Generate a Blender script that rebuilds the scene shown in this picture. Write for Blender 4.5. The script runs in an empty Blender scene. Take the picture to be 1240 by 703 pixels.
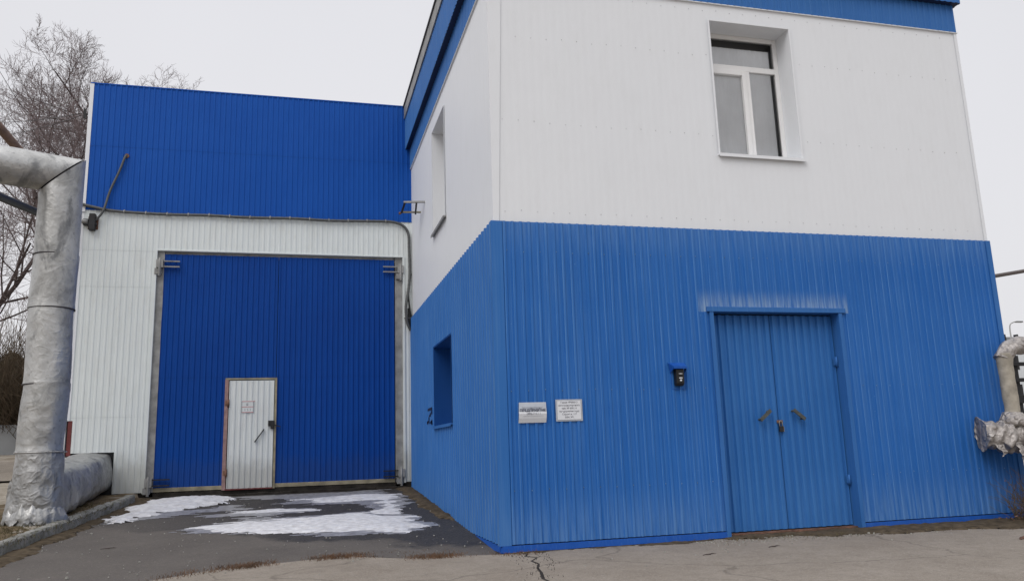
import bpy, math, random
from mathutils import Vector, Matrix, noise
R = math.radians
random.seed(7)
scn = bpy.context.scene
col = scn.collection

# ------------------------------------------------------------------ materials
def newmat(name):
    m = bpy.data.materials.new(name); m.use_nodes = True
    nt = m.node_tree
    return m, nt, nt.nodes['Principled BSDF']
def N(nt, t, **kw):
    n = nt.nodes.new(t)
    for k, v in kw.items(): setattr(n, k, v)
    return n
def L(nt, a, b): nt.links.new(a, b)
def coords(nt, scale=(1, 1, 1), out='Object'):
    tc = N(nt, 'ShaderNodeTexCoord'); mp = N(nt, 'ShaderNodeMapping')
    mp.inputs['Scale'].default_value = scale
    L(nt, tc.outputs[out], mp.inputs['Vector'])
    return mp.outputs['Vector']
def noise_n(nt, vec, scale, detail=4, rough=.55, dist=0):
    n = N(nt, 'ShaderNodeTexNoise'); n.inputs['Scale'].default_value = scale
    n.inputs['Detail'].default_value = detail; n.inputs['Roughness'].default_value = rough
    n.inputs['Distortion'].default_value = dist
    L(nt, vec, n.inputs['Vector']); return n.outputs['Fac']
def ramp(nt, fac, stops, interp='LINEAR'):
    r = N(nt, 'ShaderNodeValToRGB'); cr = r.color_ramp; cr.interpolation = interp
    while len(cr.elements) > 1: cr.elements.remove(cr.elements[-1])
    for i, (p, c) in enumerate(stops):
        e = cr.elements[0] if i == 0 else cr.elements.new(p)
        e.position = p; e.color = (c[0], c[1], c[2], 1) if isinstance(c, (tuple, list)) else (c, c, c, 1)
    L(nt, fac, r.inputs['Fac']); return r.outputs['Color']
def mix(nt, fac, a, b, mode='MIX'):
    m = N(nt, 'ShaderNodeMix'); m.data_type = 'RGBA'; m.blend_type = mode
    for k, v in ((0, fac), (6, a), (7, b)):
        if isinstance(v, (int, float)): m.inputs[k].default_value = v if k == 0 else (v, v, v, 1)
        elif isinstance(v, (tuple, list)): m.inputs[k].default_value = (v[0], v[1], v[2], 1)
        else: L(nt, v, m.inputs[k])
    return m.outputs[2]
def math_n(nt, op, a, b=None, clamp=False):
    m = N(nt, 'ShaderNodeMath'); m.operation = op; m.use_clamp = clamp
    for i, v in enumerate((a, b)):
        if v is None: continue
        if isinstance(v, (int, float)): m.inputs[i].default_value = v
        else: L(nt, v, m.inputs[i])
    return m.outputs[0]
def bump(nt, bs, h, strength=.3, dist=.01):
    b = N(nt, 'ShaderNodeBump'); b.inputs['Strength'].default_value = strength
    b.inputs['Distance'].default_value = dist
    L(nt, h, b.inputs['Height']); L(nt, b.outputs['Normal'], bs.inputs['Normal'])
def simple(name, c, rough=.6, metal=0, var=.12, scale=8, bumps=.0, spec=.4):
    m, nt, bs = newmat(name)
    v = coords(nt)
    f = noise_n(nt, v, scale, 5)
    c1 = tuple(x*(1-var) for x in c); c2 = tuple(min(1, x*(1+var)) for x in c)
    L(nt, ramp(nt, f, [(.3, c1), (.7, c2)]), bs.inputs['Base Color'])
    bs.inputs['Roughness'].default_value = rough; bs.inputs['Metallic'].default_value = metal
    bs.inputs['Specular IOR Level'].default_value = spec
    if bumps: bump(nt, bs, noise_n(nt, v, scale*4, 6), bumps, .01)
    return m
def painted(name, base, pale, dark, streak=.5, rough=.45, chalk=None, dirt=None, dent=.25, zones=(), rib=None, ribamt=.7, rim=(.03, .30), ribw=(.045, .035), grime=None):
    """factory painted sheet steel with run marks, chalking, rubbed places and rib highlights put into the colour (zones are world heights/places)"""
    m, nt, bs = newmat(name)
    g = coords(nt)
    sv = coords(nt, (34, 34, .22)); sv2 = coords(nt, (75, 75, .5)); sv3 = coords(nt, (9, 9, .35))
    big = noise_n(nt, g, .7, 3)
    c = mix(nt, ramp(nt, big, [(.35, 0), (.68, 1)]), base, dark)
    s1 = ramp(nt, noise_n(nt, sv, 1.0, 4, .6), [(.52, 0), (.72, 1)])
    s2 = ramp(nt, noise_n(nt, sv2, 1.0, 3, .6), [(.56, 0), (.66, 1)])
    s3 = ramp(nt, noise_n(nt, sv3, 1.0, 5, .65), [(.42, 0), (.75, 1)])
    patch = ramp(nt, noise_n(nt, g, 1.3, 4), [(.35, .15), (.7, 1)])
    c = mix(nt, math_n(nt, 'MULTIPLY', math_n(nt, 'MULTIPLY', s1, patch), streak), c, pale)
    c = mix(nt, math_n(nt, 'MULTIPLY', s2, streak*.55), c, pale)
    c = mix(nt, math_n(nt, 'MULTIPLY', s3, streak*.25), c, pale)
    sx = N(nt, 'ShaderNodeSeparateXYZ')
    geo = N(nt, 'ShaderNodeNewGeometry'); L(nt, geo.outputs['Position'], sx.inputs[0])
    if rib:         # pale rib lines: chalked arrises plus rib highlights painted into the colour
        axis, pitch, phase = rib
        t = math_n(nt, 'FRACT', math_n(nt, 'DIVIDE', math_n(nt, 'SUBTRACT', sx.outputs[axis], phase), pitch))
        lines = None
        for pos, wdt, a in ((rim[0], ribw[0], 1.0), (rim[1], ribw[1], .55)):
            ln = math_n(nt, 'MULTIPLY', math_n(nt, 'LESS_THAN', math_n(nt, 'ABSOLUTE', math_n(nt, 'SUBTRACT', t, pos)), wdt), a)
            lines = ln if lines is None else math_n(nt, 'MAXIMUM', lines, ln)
        rib_fade = ramp(nt, noise_n(nt, coords(nt, (7, 7, 1.1)), 1.0, 5, .68), [(.40, .06), (.66, 1)])
        c = mix(nt, math_n(nt, 'MULTIPLY', math_n(nt, 'MULTIPLY', lines, rib_fade), ribamt), c, pale)
    if grime:       # splashed dirt near the ground
        a = N(nt, 'ShaderNodeMapRange'); a.interpolation_type = 'SMOOTHSTEP'
        L(nt, math_n(nt, 'SUBTRACT', sx.outputs['Z'], math_n(nt, 'MULTIPLY', noise_n(nt, coords(nt, (5, 5, 2)), 1, 6, .7), .9)), a.inputs['Value'])
        a.inputs['From Min'].default_value = grime[1]; a.inputs['From Max'].default_value = grime[2]; a.inputs['To Min'].default_value = grime[3]; a.inputs['To Max'].default_value = 0
        c = mix(nt, a.outputs[0], c, grime[0])
    for (x0, x1, z0, z1, amt, colr) in zones:      # chalky runs below / above a feature
        a = N(nt, 'ShaderNodeMapRange'); a.interpolation_type = 'SMOOTHSTEP'
        L(nt, sx.outputs['Z'], a.inputs['Value']); a.inputs['From Min'].default_value = z0; a.inputs['From Max'].default_value = z1
        w = N(nt, 'ShaderNodeMath'); w.operation = 'COMPARE'
        L(nt, sx.outputs['X'], w.inputs[0]); w.inputs[1].default_value = (x0+x1)/2; w.inputs[2].default_value = (x1-x0)/2
        f = math_n(nt, 'MULTIPLY', math_n(nt, 'MULTIPLY', a.outputs[0], w.outputs[0]), amt)
        st = ramp(nt, noise_n(nt, coords(nt, (26, 26, 1.2)), 1.0, 5, .7), [(.36, 0), (.62, 1)])
        c = mix(nt, math_n(nt, 'MULTIPLY', f, st), c, colr)
    if chalk:
        v = coords(nt, (1.2, 1.2, 1.6))
        f = ramp(nt, noise_n(nt, v, 1.1, 6, .65, .4), [(.56, 0), (.74, 1)])
        c = mix(nt, math_n(nt, 'MULTIPLY', f, .5), c, chalk)
    if dirt:
        f = ramp(nt, noise_n(nt, coords(nt, (3, 3, 1.0)), 1.5, 6, .7), [(.5, 0), (.8, 1)])
        c = mix(nt, math_n(nt, 'MULTIPLY', f, .55), c, dirt)
    sp = ramp(nt, noise_n(nt, g, 23, 2, .5), [(.77, 0), (.80, 1)])
    c = mix(nt, math_n(nt, 'MULTIPLY', sp, .5), c, pale)
    L(nt, c, bs.inputs['Base Color'])
    bs.inputs['Roughness'].default_value = rough
    bs.inputs['Specular IOR Level'].default_value = .16
    bump(nt, bs, noise_n(nt, coords(nt, (1.6, 1.6, .8)), 1.4, 3), dent, .06)
    return m

PITCH = .115
OB = (.024, .135, .435); OP = (.125, .275, .54); OD = (.018, .118, .40)
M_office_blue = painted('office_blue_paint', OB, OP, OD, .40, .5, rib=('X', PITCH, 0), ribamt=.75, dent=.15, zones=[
    (-9, 9, .85, .1, .55, (.14, .28, .53)), (-9, 9, 3.7, 4.26, .35, (.16, .30, .54))])
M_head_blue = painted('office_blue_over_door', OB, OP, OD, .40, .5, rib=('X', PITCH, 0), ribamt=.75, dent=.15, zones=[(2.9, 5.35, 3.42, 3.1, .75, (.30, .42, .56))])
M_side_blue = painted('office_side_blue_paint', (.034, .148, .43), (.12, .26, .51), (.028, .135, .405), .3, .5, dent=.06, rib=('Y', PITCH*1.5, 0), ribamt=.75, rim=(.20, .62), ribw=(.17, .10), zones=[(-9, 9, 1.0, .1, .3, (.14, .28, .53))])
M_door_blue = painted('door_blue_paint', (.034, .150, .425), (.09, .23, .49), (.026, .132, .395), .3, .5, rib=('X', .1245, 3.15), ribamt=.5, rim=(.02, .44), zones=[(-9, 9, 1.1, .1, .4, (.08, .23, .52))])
M_trim_blue = painted('blue_trim', (.010, .080, .36), (.07, .17, .45), (.008, .068, .33), .4, .5)
M_fascia = painted('fascia_blue', (.038, .145, .41), (.10, .24, .48), (.030, .13, .38), .3, .5)
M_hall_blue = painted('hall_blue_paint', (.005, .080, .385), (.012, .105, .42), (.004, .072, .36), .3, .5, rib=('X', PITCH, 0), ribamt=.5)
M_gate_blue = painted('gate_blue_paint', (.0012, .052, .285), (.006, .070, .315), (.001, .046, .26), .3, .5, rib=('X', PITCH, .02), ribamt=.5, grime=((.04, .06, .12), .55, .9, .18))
M_off_white = painted('office_white_paint', (.745, .765, .795), (.765, .78, .805), (.735, .755, .785), .2, .5, dirt=(.69, .705, .725), dent=.12)
M_hall_white = painted('hall_white_paint', (.70, .745, .745), (.62, .66, .655), (.68, .725, .73), .35, .5, dirt=(.56, .575, .55), dent=.25, grime=((.30, .29, .25), .55, 1.1, .5))
M_wicket_white = painted('wicket_white_paint', (.68, .715, .715), (.60, .63, .62), (.65, .685, .69), .35, .5, dirt=(.55, .54, .53), grime=((.28, .27, .24), .45, .95, .5))
M_pvc = simple('white_pvc', (.80, .80, .80), .35, 0, .02)
M_steel = simple('bare_galvanised_steel', (.27, .27, .265), .55, .25, .3, 5, .2)
M_rusty = simple('rusty_steel', (.16, .085, .06), .8, .1, .5, 9, .4)
M_pinkrust = simple('faded_red_primer', (.30, .19, .18), .75, 0, .35, 6, .2)
M_dark = simple('dark_metal', (.02, .02, .022), .5, .2, .3)
M_black = simple('black_rubber', (.012, .012, .013), .45, 0, .2)
M_brass = simple('worn_brass', (.35, .27, .16), .45, .6, .3, 30)
M_handle = simple('weathered_handle_steel', (.085, .092, .088), .6, .3, .4, 20)
M_conduit = simple('grey_conduit', (.085, .09, .092), .55, 0, .2, 10)
M_paper = simple('paper', (.68, .70, .74), .7, 0, .03)
M_paper_grey = simple('wet_paper', (.40, .43, .48), .6, 0, .08)
M_ink = simple('ink', (.03, .03, .06), .7, 0, .1)
M_inkgrey = simple('faded_ink', (.20, .21, .26), .7, 0, .1)
M_redink = simple('red_ink', (.52, .14, .16), .7, 0, .2)
M_concrete = simple('old_concrete', (.27, .265, .24), .9, 0, .35, 6, .6, .2)
M_plinth = simple('dark_damp_concrete', (.030, .026, .022), .9, 0, .5, 5, .6, .2)
M_plank = simple('weathered_beige_steel', (.27, .24, .17), .8, 0, .35, 5, .4)
M_bark = simple('bark', (.075, .058, .055), .9, 0, .3, 6, 0, .2)
M_twig = simple('twigs', (.19, .15, .15), .9, 0, .25, 3, 0, .2)
M_brownpipe = simple('brown_pipe_paint', (.20, .125, .085), .6, 0, .3, 5)
M_needles = simple('evergreen_needles', (.06, .058, .04), .9, 0, .5, 2, 0, .2)
M_scrub = simple('dry_scrub', (.11, .085, .06), .9, 0, .4, 3, 0, .2)
M_weed = simple('dry_grass_blades', (.13, .075, .045), .9, 0, .5, 4, 0, .2)
M_moss = simple('mossy_blades', (.10, .085, .04), .95, 0, .5, 4, 0, .2)
M_curtain = simple('grey_blind', (.88, .89, .90), .8, 0, .06, 2)
M_farwhite = simple('far_white_panel', (.60, .63, .66), .8, 0, .08, .3)
M_fargrey = simple('far_grey_panel', (.25, .26, .27), .8, 0, .2, .4)
M_roof = simple('roofing_felt', (.08, .08, .085), .9)
M_red = simple('red_undercoat', (.15, .035, .035), .7, 0, .25, 8)
M_dirt = simple('dirt', (.080, .062, .042), .95, 0, .45, 9, .8, .1)
M_screw = simple('screw_heads', (.13, .23, .40), .5, .2, .4, 40)
M_screw_w = simple('pale_screw_heads', (.45, .46, .48), .5, .2, .5, 40)
M_pipegrey = simple('dull_pipe_paint', (.11, .09, .085), .6)
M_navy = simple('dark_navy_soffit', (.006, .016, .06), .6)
M_deepblue = painted('window_lining_blue', (.006, .055, .22), (.03, .10, .28), (.004, .045, .19), .3, .5)
M_verge = simple('brown_verge_soil', (.125, .095, .06), .95, 0, .5, 7, .9, .1)
def kerb_mat():
    m, nt, bs = newmat('mossy_kerb_concrete'); g = coords(nt, out='Object')
    geo = N(nt, 'ShaderNodeNewGeometry'); P = geo.outputs['Position']
    a = noise_n(nt, P, 3.0, 6, .65); b = noise_n(nt, P, 14, 6, .7)
    c = ramp(nt, a, [(.3, (.16, .155, .14)), (.5, (.27, .265, .25)), (.7, (.36, .355, .34))])
    c = mix(nt, ramp(nt, b, [(.45, 0), (.65, .75)]), c, (.10, .105, .06))
    L(nt, c, bs.inputs['Base Color']); bs.inputs['Roughness'].default_value = .95
    bump(nt, bs, b, .9, .03); return m
M_kerb = kerb_mat()
M_graf = simple('graffiti_paint', (.008, .008, .03), .5)

def glass_mat():
    m, nt, bs = newmat('window_glass')
    bs.inputs['Base Color'].default_value = (.75, .8, .82, 1)
    bs.inputs['Roughness'].default_value = .03
    tr = N(nt, 'ShaderNodeBsdfTransparent'); tr.inputs[0].default_value = (.97, .98, .99, 1)
    gl = N(nt, 'ShaderNodeBsdfGlossy'); gl.inputs['Roughness'].default_value = .02
    fr = N(nt, 'ShaderNodeFresnel'); fr.inputs['IOR'].default_value = 1.5
    mx = N(nt, 'ShaderNodeMixShader')
    L(nt, fr.outputs[0], mx.inputs[0]); L(nt, tr.outputs[0], mx.inputs[1]); L(nt, gl.outputs[0], mx.inputs[2])
    L(nt, mx.outputs[0], nt.nodes['Material Output'].inputs['Surface'])
    return m
M_glass = glass_mat()

def foil_mat(name, base, wrinkle=.5, patchdark=(.12, .125, .13), rough=.42, sc=3.0, metal=.8):
    m, nt, bs = newmat(name)
    g = coords(nt)
    a = noise_n(nt, g, sc, 6, .6, .6)
    c = ramp(nt, a, [(.30, tuple(x*.62 for x in base)), (.5, base), (.75, tuple(min(1, x*1.25) for x in base))])
    d = ramp(nt, noise_n(nt, coords(nt, (1.6, 1.6, .9)), 1.2, 5, .62, .8), [(.56, 0), (.66, .75)])
    c = mix(nt, d, c, patchdark)
    fine = ramp(nt, noise_n(nt, g, 16, 5, .7), [(.56, 0), (.72, .6)])
    c = mix(nt, fine, c, tuple(x*.35 for x in base))
    L(nt, c, bs.inputs['Base Color'])
    bs.inputs['Metallic'].default_value = metal
    L(nt, ramp(nt, a, [(.3, rough+.18), (.7, rough-.08)]), bs.inputs['Roughness'])
    # folds: thin ridges where a warped noise crosses its middle value
    w = N(nt, 'ShaderNodeTexNoise'); w.inputs['Scale'].default_value = 1.6; w.inputs['Detail'].default_value = 3; L(nt, g, w.inputs[0])
    wv = mix(nt, .22, g, w.outputs['Color'])
    def fold(scale, k):
        n_ = noise_n(nt, wv, scale, 1.5, .5)
        return math_n(nt, 'MULTIPLY', math_n(nt, 'SUBTRACT', 1.0, math_n(nt, 'MINIMUM', math_n(nt, 'MULTIPLY', math_n(nt, 'ABSOLUTE', math_n(nt, 'SUBTRACT', n_, .5)), 9.0), 1.0)), k)
    h = math_n(nt, 'ADD', fold(4.0, .5), fold(8.5, .3))
    h = math_n(nt, 'ADD', h, math_n(nt, 'MULTIPLY', a, .7))
    h = math_n(nt, 'ADD', h, math_n(nt, 'MULTIPLY', noise_n(nt, g, 24, 4), .10))
    bump(nt, bs, h, wrinkle, .05)
    return m
M_foil = foil_mat('aluminium_pipe_jacket', (.46, .46, .45), .15, (.15, .155, .16), .42, 2.0, .78)
M_foil_base = foil_mat('crumpled_aluminium_jacket', (.40, .40, .395), .34, (.11, .115, .13), .42, 1.8, .75)
M_foil_dark = simple('jacket_seam', (.04, .035, .04), .7)
M_wrap = foil_mat('torn_foil_wrap', (.42, .39, .37), 1.0, (.14, .10, .10), .5, 7, .5)
M_wrap2 = simple('dirty_beige_wrap', (.33, .30, .25), .85, 0, .3, 7, .6)

def ground_mats():
    # asphalt: worn grey, damp by the wall and around the melting snow
    m, nt, bs = newmat('worn_asphalt'); g = coords(nt)
    sx = N(nt, 'ShaderNodeSeparateXYZ'); L(nt, g, sx.inputs[0])
    n1 = noise_n(nt, g, .9, 5, .6); n2 = noise_n(nt, g, 6, 6, .65); n3 = noise_n(nt, g, 120, 3, .6)
    dry = ramp(nt, n1, [(.3, (.082, .072, .066)), (.55, (.108, .096, .087)), (.75, (.135, .119, .106))])
    dry = mix(nt, ramp(nt, n2, [(.35, .0), (.7, .45)]), dry, (.085, .076, .072))
    wob = math_n(nt, 'MULTIPLY', math_n(nt, 'SUBTRACT', n1, .5), 2.4)
    fy = N(nt, 'ShaderNodeMapRange'); fy.interpolation_type = 'SMOOTHSTEP'
    # damp where y > 1.2 - .95*(x+... ) : follows the wall
    yy = math_n(nt, 'ADD', math_n(nt, 'ADD', sx.outputs['Y'], math_n(nt, 'MULTIPLY', sx.outputs['X'], .75)), wob)
    L(nt, yy, fy.inputs['Value']); fy.inputs['From Min'].default_value = .15; fy.inputs['From Max'].default_value = .5
    fx = N(nt, 'ShaderNodeMapRange'); fx.interpolation_type = 'SMOOTHSTEP'
    L(nt, math_n(nt, 'ADD', sx.outputs['X'], wob), fx.inputs['Value']); fx.inputs['From Min'].default_value = -5.6; fx.inputs['From Max'].default_value = -2.6
    wet = math_n(nt, 'MULTIPLY', fy.outputs[0], math_n(nt, 'ADD', math_n(nt, 'MULTIPLY', fx.outputs[0], .75), .25))
    wetcol = mix(nt, ramp(nt, n2, [(.3, 0), (.7, 1)]), (.020, .018, .017), (.036, .032, .030))
    c = mix(nt, wet, dry, wetcol)
    c = mix(nt, ramp(nt, n3, [(.58, 0), (.68, .6)]), c, (.23, .21, .19))
    c = mix(nt, ramp(nt, n3, [(.30, .6), (.38, 0)]), c, (.03, .028, .026))
    n4 = noise_n(nt, g, 28, 5, .7); c = mix(nt, ramp(nt, n4, [(.5, 0), (.72, .45)]), c, (.19, .175, .155))
    L(nt, c, bs.inputs['Base Color'])
    L(nt, mix(nt, wet, .92, .62), bs.inputs['Roughness'])
    bs.inputs['Specular IOR Level'].default_value = .3
    bump(nt, bs, math_n(nt, 'ADD', n3, math_n(nt, 'MULTIPLY', n2, .7)), .5, .012)
    asphalt = m
    m, nt, bs = newmat('dusty_concrete_apron'); g = coords(nt)
    n1 = noise_n(nt, g, .8, 6, .62); n2 = noise_n(nt, g, 5, 6, .7, .5); n3 = noise_n(nt, g, 95, 4, .6)
    c = ramp(nt, n1, [(.3, (.225, .190, .155)), (.5, (.262, .228, .190)), (.72, (.30, .262, .222))])
    c = mix(nt, ramp(nt, n2, [(.42, .0), (.75, .6)]), c, (.165, .140, .115))
    c = mix(nt, ramp(nt, n3, [(.56, 0), (.66, .7)]), c, (.42, .39, .36))
    n4 = noise_n(nt, g, 24, 6, .75); c = mix(nt, ramp(nt, n4, [(.48, 0), (.7, .55)]), c, (.15, .125, .10)); c = mix(nt, ramp(nt, n4, [(.28, .5), (.42, 0)]), c, (.36, .33, .29))
    c = mix(nt, ramp(nt, n3, [(.30, .5), (.38, 0)]), c, (.10, .085, .07))
    # hairline cracks
    vo = N(nt, 'ShaderNodeTexVoronoi'); vo.feature = 'DISTANCE_TO_EDGE'; vo.inputs['Scale'].default_value = .55
    dn = N(nt, 'ShaderNodeTexNoise'); dn.inputs['Scale'].default_value = 1.5; dn.inputs['Detail'].default_value = 6; L(nt, g, dn.inputs[0])
    L(nt, mix(nt, .4, g, dn.outputs['Color']), vo.inputs['Vector'])
    ck = ramp(nt, vo.outputs['Distance'], [(.0, 1), (.008, 0)])
    c = mix(nt, math_n(nt, 'MULTIPLY', ck, .45), c, (.06, .05, .04))
    L(nt, c, bs.inputs['Base Color']); bs.inputs['Roughness'].default_value = .95
    bs.inputs['Specular IOR Level'].default_value = .2
    bump(nt, bs, math_n(nt, 'ADD', n3, n2), .45, .012)
    apron = m
    m, nt, bs = newmat('verge_soil'); g = coords(nt)
    n1 = noise_n(nt, g, .35, 5, .6); n2 = noise_n(nt, g, 5, 7, .7)
    c = ramp(nt, n1, [(.35, (.17, .125, .085)), (.5, (.33, .29, .24)), (.7, (.40, .36, .31))])
    c = mix(nt, ramp(nt, n2, [(.4, 0), (.65, .7)]), c, (.12, .095, .06))
    L(nt, c, bs.inputs['Base Color']); bs.inputs['Roughness'].default_value = .95
    bump(nt, bs, n2, .8, .05)
    soil = m
    m, nt, bs = newmat('old_snow'); g = coords(nt)
    n2 = noise_n(nt, g, 9, 6, .65)
    L(nt, ramp(nt, n2, [(.3, (.48, .47, .48)), (.6, (.70, .70, .72))]), bs.inputs['Base Color'])
    bs.inputs['Roughness'].default_value = .6
    bs.inputs['Subsurface Weight'].default_value = .15
    bs.inputs['Subsurface Radius'].default_value = (.05, .06, .07)
    bump(nt, bs, n2, .35, .03)
    snow = m
    return asphalt, apron, soil, snow
M_asphalt, M_apron, M_soil, M_snow = ground_mats()
m_, nt_, bs_ = newmat('slush')
L(nt_, ramp(nt_, noise_n(nt_, coords(nt_), 11, 6, .7), [(.35, (.14, .135, .14)), (.65, (.36, .36, .38))]), bs_.inputs['Base Color'])
bs_.inputs['Roughness'].default_value = .4
M_slush = m_

# ------------------------------------------------------------------ builders
class MB:
    def __init__(s): s.v = []; s.f = []; s.sm = []
    def add(s, vs, fs, smooth=False):
        b = len(s.v); s.v += [Vector(p) for p in vs]
        for f in fs: s.f.append([b+i for i in f]); s.sm.append(smooth)
    def box(s, a, b, rot=None, piv=None):
        x0, y0, z0 = a; x1, y1, z1 = b
        vs = [Vector(p) for p in ((x0,y0,z0),(x1,y0,z0),(x1,y1,z0),(x0,y1,z0),(x0,y0,z1),(x1,y0,z1),(x1,y1,z1),(x0,y1,z1))]
        if rot is not None:
            piv = Vector(piv) if piv is not None else (vs[0]+vs[6])/2
            vs = [rot @ (p-piv) + piv for p in vs]
        s.add(vs, [(0,3,2,1),(4,5,6,7),(0,1,5,4),(1,2,6,5),(2,3,7,6),(3,0,4,7)])
        return s
    def bar(s, p, q, w, h, up=(0, 0, 1)):
        p = Vector(p); q = Vector(q); d = (q-p).normalized(); up = Vector(up)
        if abs(d.dot(up)) > .98: up = Vector((1, 0, 0))
        a = d.cross(up).normalized()*w/2; b = a.normalized().cross(d)*h/2
        vs = [p-a-b, p+a-b, p+a+b, p-a+b, q-a-b, q+a-b, q+a+b, q-a+b]
        s.add(vs, [(0,3,2,1),(4,5,6,7),(0,1,5,4),(1,2,6,5),(2,3,7,6),(3,0,4,7)]); return s
    def tube(s, pts, r, n=10, cap=True, smooth=True, wob=0, seed=0):
        pts = [Vector(p) for p in pts]; k = len(pts)
        rs = r if isinstance(r, (list, tuple)) else [r]*k
        t0 = (pts[1]-pts[0]).normalized()
        ref = Vector((0, 0, 1)) if abs(t0.z) < .9 else Vector((1, 0, 0))
        a = t0.cross(ref).normalized()
        rings = []
        for i, p in enumerate(pts):
            t = (pts[min(i+1, k-1)]-pts[max(i-1, 0)]).normalized()
            a = (a - t*a.dot(t)).normalized(); b = t.cross(a)
            ring = []
            for j in range(n):
                an = 2*math.pi*j/n; dr = a*math.cos(an)+b*math.sin(an)
                rr = rs[i]
                if wob:
                    q = p+dr*rs[i]
                    rr *= 1+wob*(noise.noise(q*2.2+Vector((seed, 0, 0)))*1.2+noise.noise(q*7+Vector((0, seed, 0)))*.5)
                ring.append(p+dr*rr)
            rings.append(ring)
        b0 = len(s.v)
        for ring in rings: s.v += ring
        for i in range(k-1):
            for j in range(n):
                s.f.append([b0+i*n+j, b0+i*n+(j+1) % n, b0+(i+1)*n+(j+1) % n, b0+(i+1)*n+j]); s.sm.append(smooth)
        if cap:
            s.f.append([b0+j for j in range(n)][::-1]); s.sm.append(False)
            s.f.append([b0+(k-1)*n+j for j in range(n)]); s.sm.append(False)
        return s
    def prism(s, poly, ext):
        ext = Vector(ext); n = len(poly); vs = [Vector(p) for p in poly]; vs += [p+ext for p in vs]
        s.add(vs, [list(range(n))[::-1], list(range(n, 2*n))]+[[i, (i+1) % n, n+(i+1) % n, n+i] for i in range(n)]); return s
    def build(s, name, mat, parent=None, bevel=0, **kw):
        org = Vector((0, 0, 0)); p = parent
        while p is not None: org += p.location; p = p.parent
        loc = kw.pop('loc', None)
        off = org + (Vector(loc) if loc else Vector((0, 0, 0)))
        me = bpy.data.meshes.new(name)
        me.from_pydata([tuple(v-off) for v in s.v], [], s.f)
        me.polygons.foreach_set('use_smooth', s.sm)
        me.materials.append(mat); me.update()
        o = bpy.data.objects.new(name, me); col.objects.link(o)
        if loc: o.location = loc
        if parent is not None: o.parent = parent
        if bevel:
            b = o.modifiers.new('bevel', 'BEVEL'); b.width = bevel; b.segments = 2; b.limit_method = 'ANGLE'
        for k, v in kw.items(): o[k] = v
        return o
def thing(name, label, cat, loc=(0, 0, 0), group=None):
    o = bpy.data.objects.new(name, None); col.objects.link(o)
    o.location = loc; o['label'] = label; o['category'] = cat; o.empty_display_size = .3
    if group: o['group'] = group
    return o
def structure(name, mb, mat): return mb.build(name, mat, kind='structure')

def h2(a, b): return noise.noise(Vector((a*1.37+3.1, b*2.11-7.7, .5)))

def corrugated(mb, P, cells, depth=.012, pitch=PITCH, phase=0., jit=.0022, crest=.030, slope=.010, vall=None):
    """cells (u0,u1,z0,z1,out): trapezoidal sheet; P(u, out, z) -> point. ribs run vertically"""
    prof = [(0, 1), (crest, 1), (crest+slope, 0), (pitch-slope, 0)]
    for (u0, u1, z0, z1, off) in cells:
        bps = [(u0, None), (u1, None)]
        k = math.floor((u0-phase)/pitch)-1
        while phase+k*pitch < u1+pitch:
            for (du, hh) in prof:
                u = phase+k*pitch+du
                if u0 < u < u1: bps.append((u, hh))
            k += 1
        def hgt(u):
            t = (u-phase) % pitch
            if t <= crest: return 1
            if t <= crest+slope: return 1-(t-crest)/slope
            if t <= pitch-slope: return 0
            return (t-(pitch-slope))/slope
        bps = sorted(bps)
        nz = max(1, int(round((z1-z0)/.55)))
        zs = [z0+(z1-z0)*i/nz for i in range(nz+1)]
        vs = []
        for (u, hh) in bps:
            o = hgt(u)*depth
            for z in zs:
                j = jit*(h2(u*3.5, z*1.3)+.6*h2(u*11+9, z*2.2)) if jit else 0
                vs.append(P(u, off+o+j, z))
        m = nz+1; fs = []
        for i in range(len(bps)-1):
            for j in range(nz): fs.append((i*m+j, (i+1)*m+j, (i+1)*m+j+1, i*m+j+1))
        mb.add(vs, fs)
def cut(u0, u1, z0, z1, holes, zcuts=(), out=0):
    us = sorted({u0, u1, *[min(max(h[0], u0), u1) for h in holes], *[min(max(h[1], u0), u1) for h in holes]})
    zz = sorted({z0, z1, *[z for z in zcuts if z0 < z < z1], *[min(max(h[2], z0), z1) for h in holes], *[min(max(h[3], z0), z1) for h in holes]})
    cells = []
    for i in range(len(us)-1):
        for j in range(len(zz)-1):
            cu = (us[i]+us[i+1])/2; cz = (zz[j]+zz[j+1])/2
            if any(h[0] < cu < h[1] and h[2] < cz < h[3] for h in holes): continue
            tier = sum(1 for z in zcuts if z < cz)
            cells.append((us[i], us[i+1], zz[j], zz[j+1], out+tier*.004))
    return cells
def screws(mb, P, us, z, out, r=.007):
    for u in us:
        zz = z+random.uniform(-.012, .012)
        vs = []
        for k in range(6):
            a = k*math.pi/3; vs.append(P(u+r*math.cos(a), out, zz+r*math.sin(a)))
        for k in range(6):
            a = k*math.pi/3; vs.append(P(u+r*.7*math.cos(a), out+.005, zz+r*.7*math.sin(a)))
        mb.add(vs, [[6, 7, 8, 9, 10, 11]]+[[k, (k+1) % 6, 6+(k+1) % 6, 6+k] for k in range(6)])
def text_part(body, size, P, u, z, out, mat, parent, name='writing', bold=False, sx=1.0):
    cu = bpy.data.curves.new('t', 'FONT'); cu.body = body; cu.size = size; cu.align_x = 'CENTER'; cu.extrude = 0
    if bold: cu.offset = size*.03
    ob = bpy.data.objects.new('t', cu); col.objects.link(ob)
    dg = bpy.context.evaluated_depsgraph_get(); dg.update()
    me = bpy.data.meshes.new_from_object(ob.evaluated_get(dg))
    mb = MB(); mb.add([P(u+v.co.x*sx, out, z+v.co.y) for v in me.vertices], [list(p.vertices) for p in me.polygons])
    bpy.data.objects.remove(ob); bpy.data.meshes.remove(me)
    return mb.build(name, mat, parent)

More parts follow.
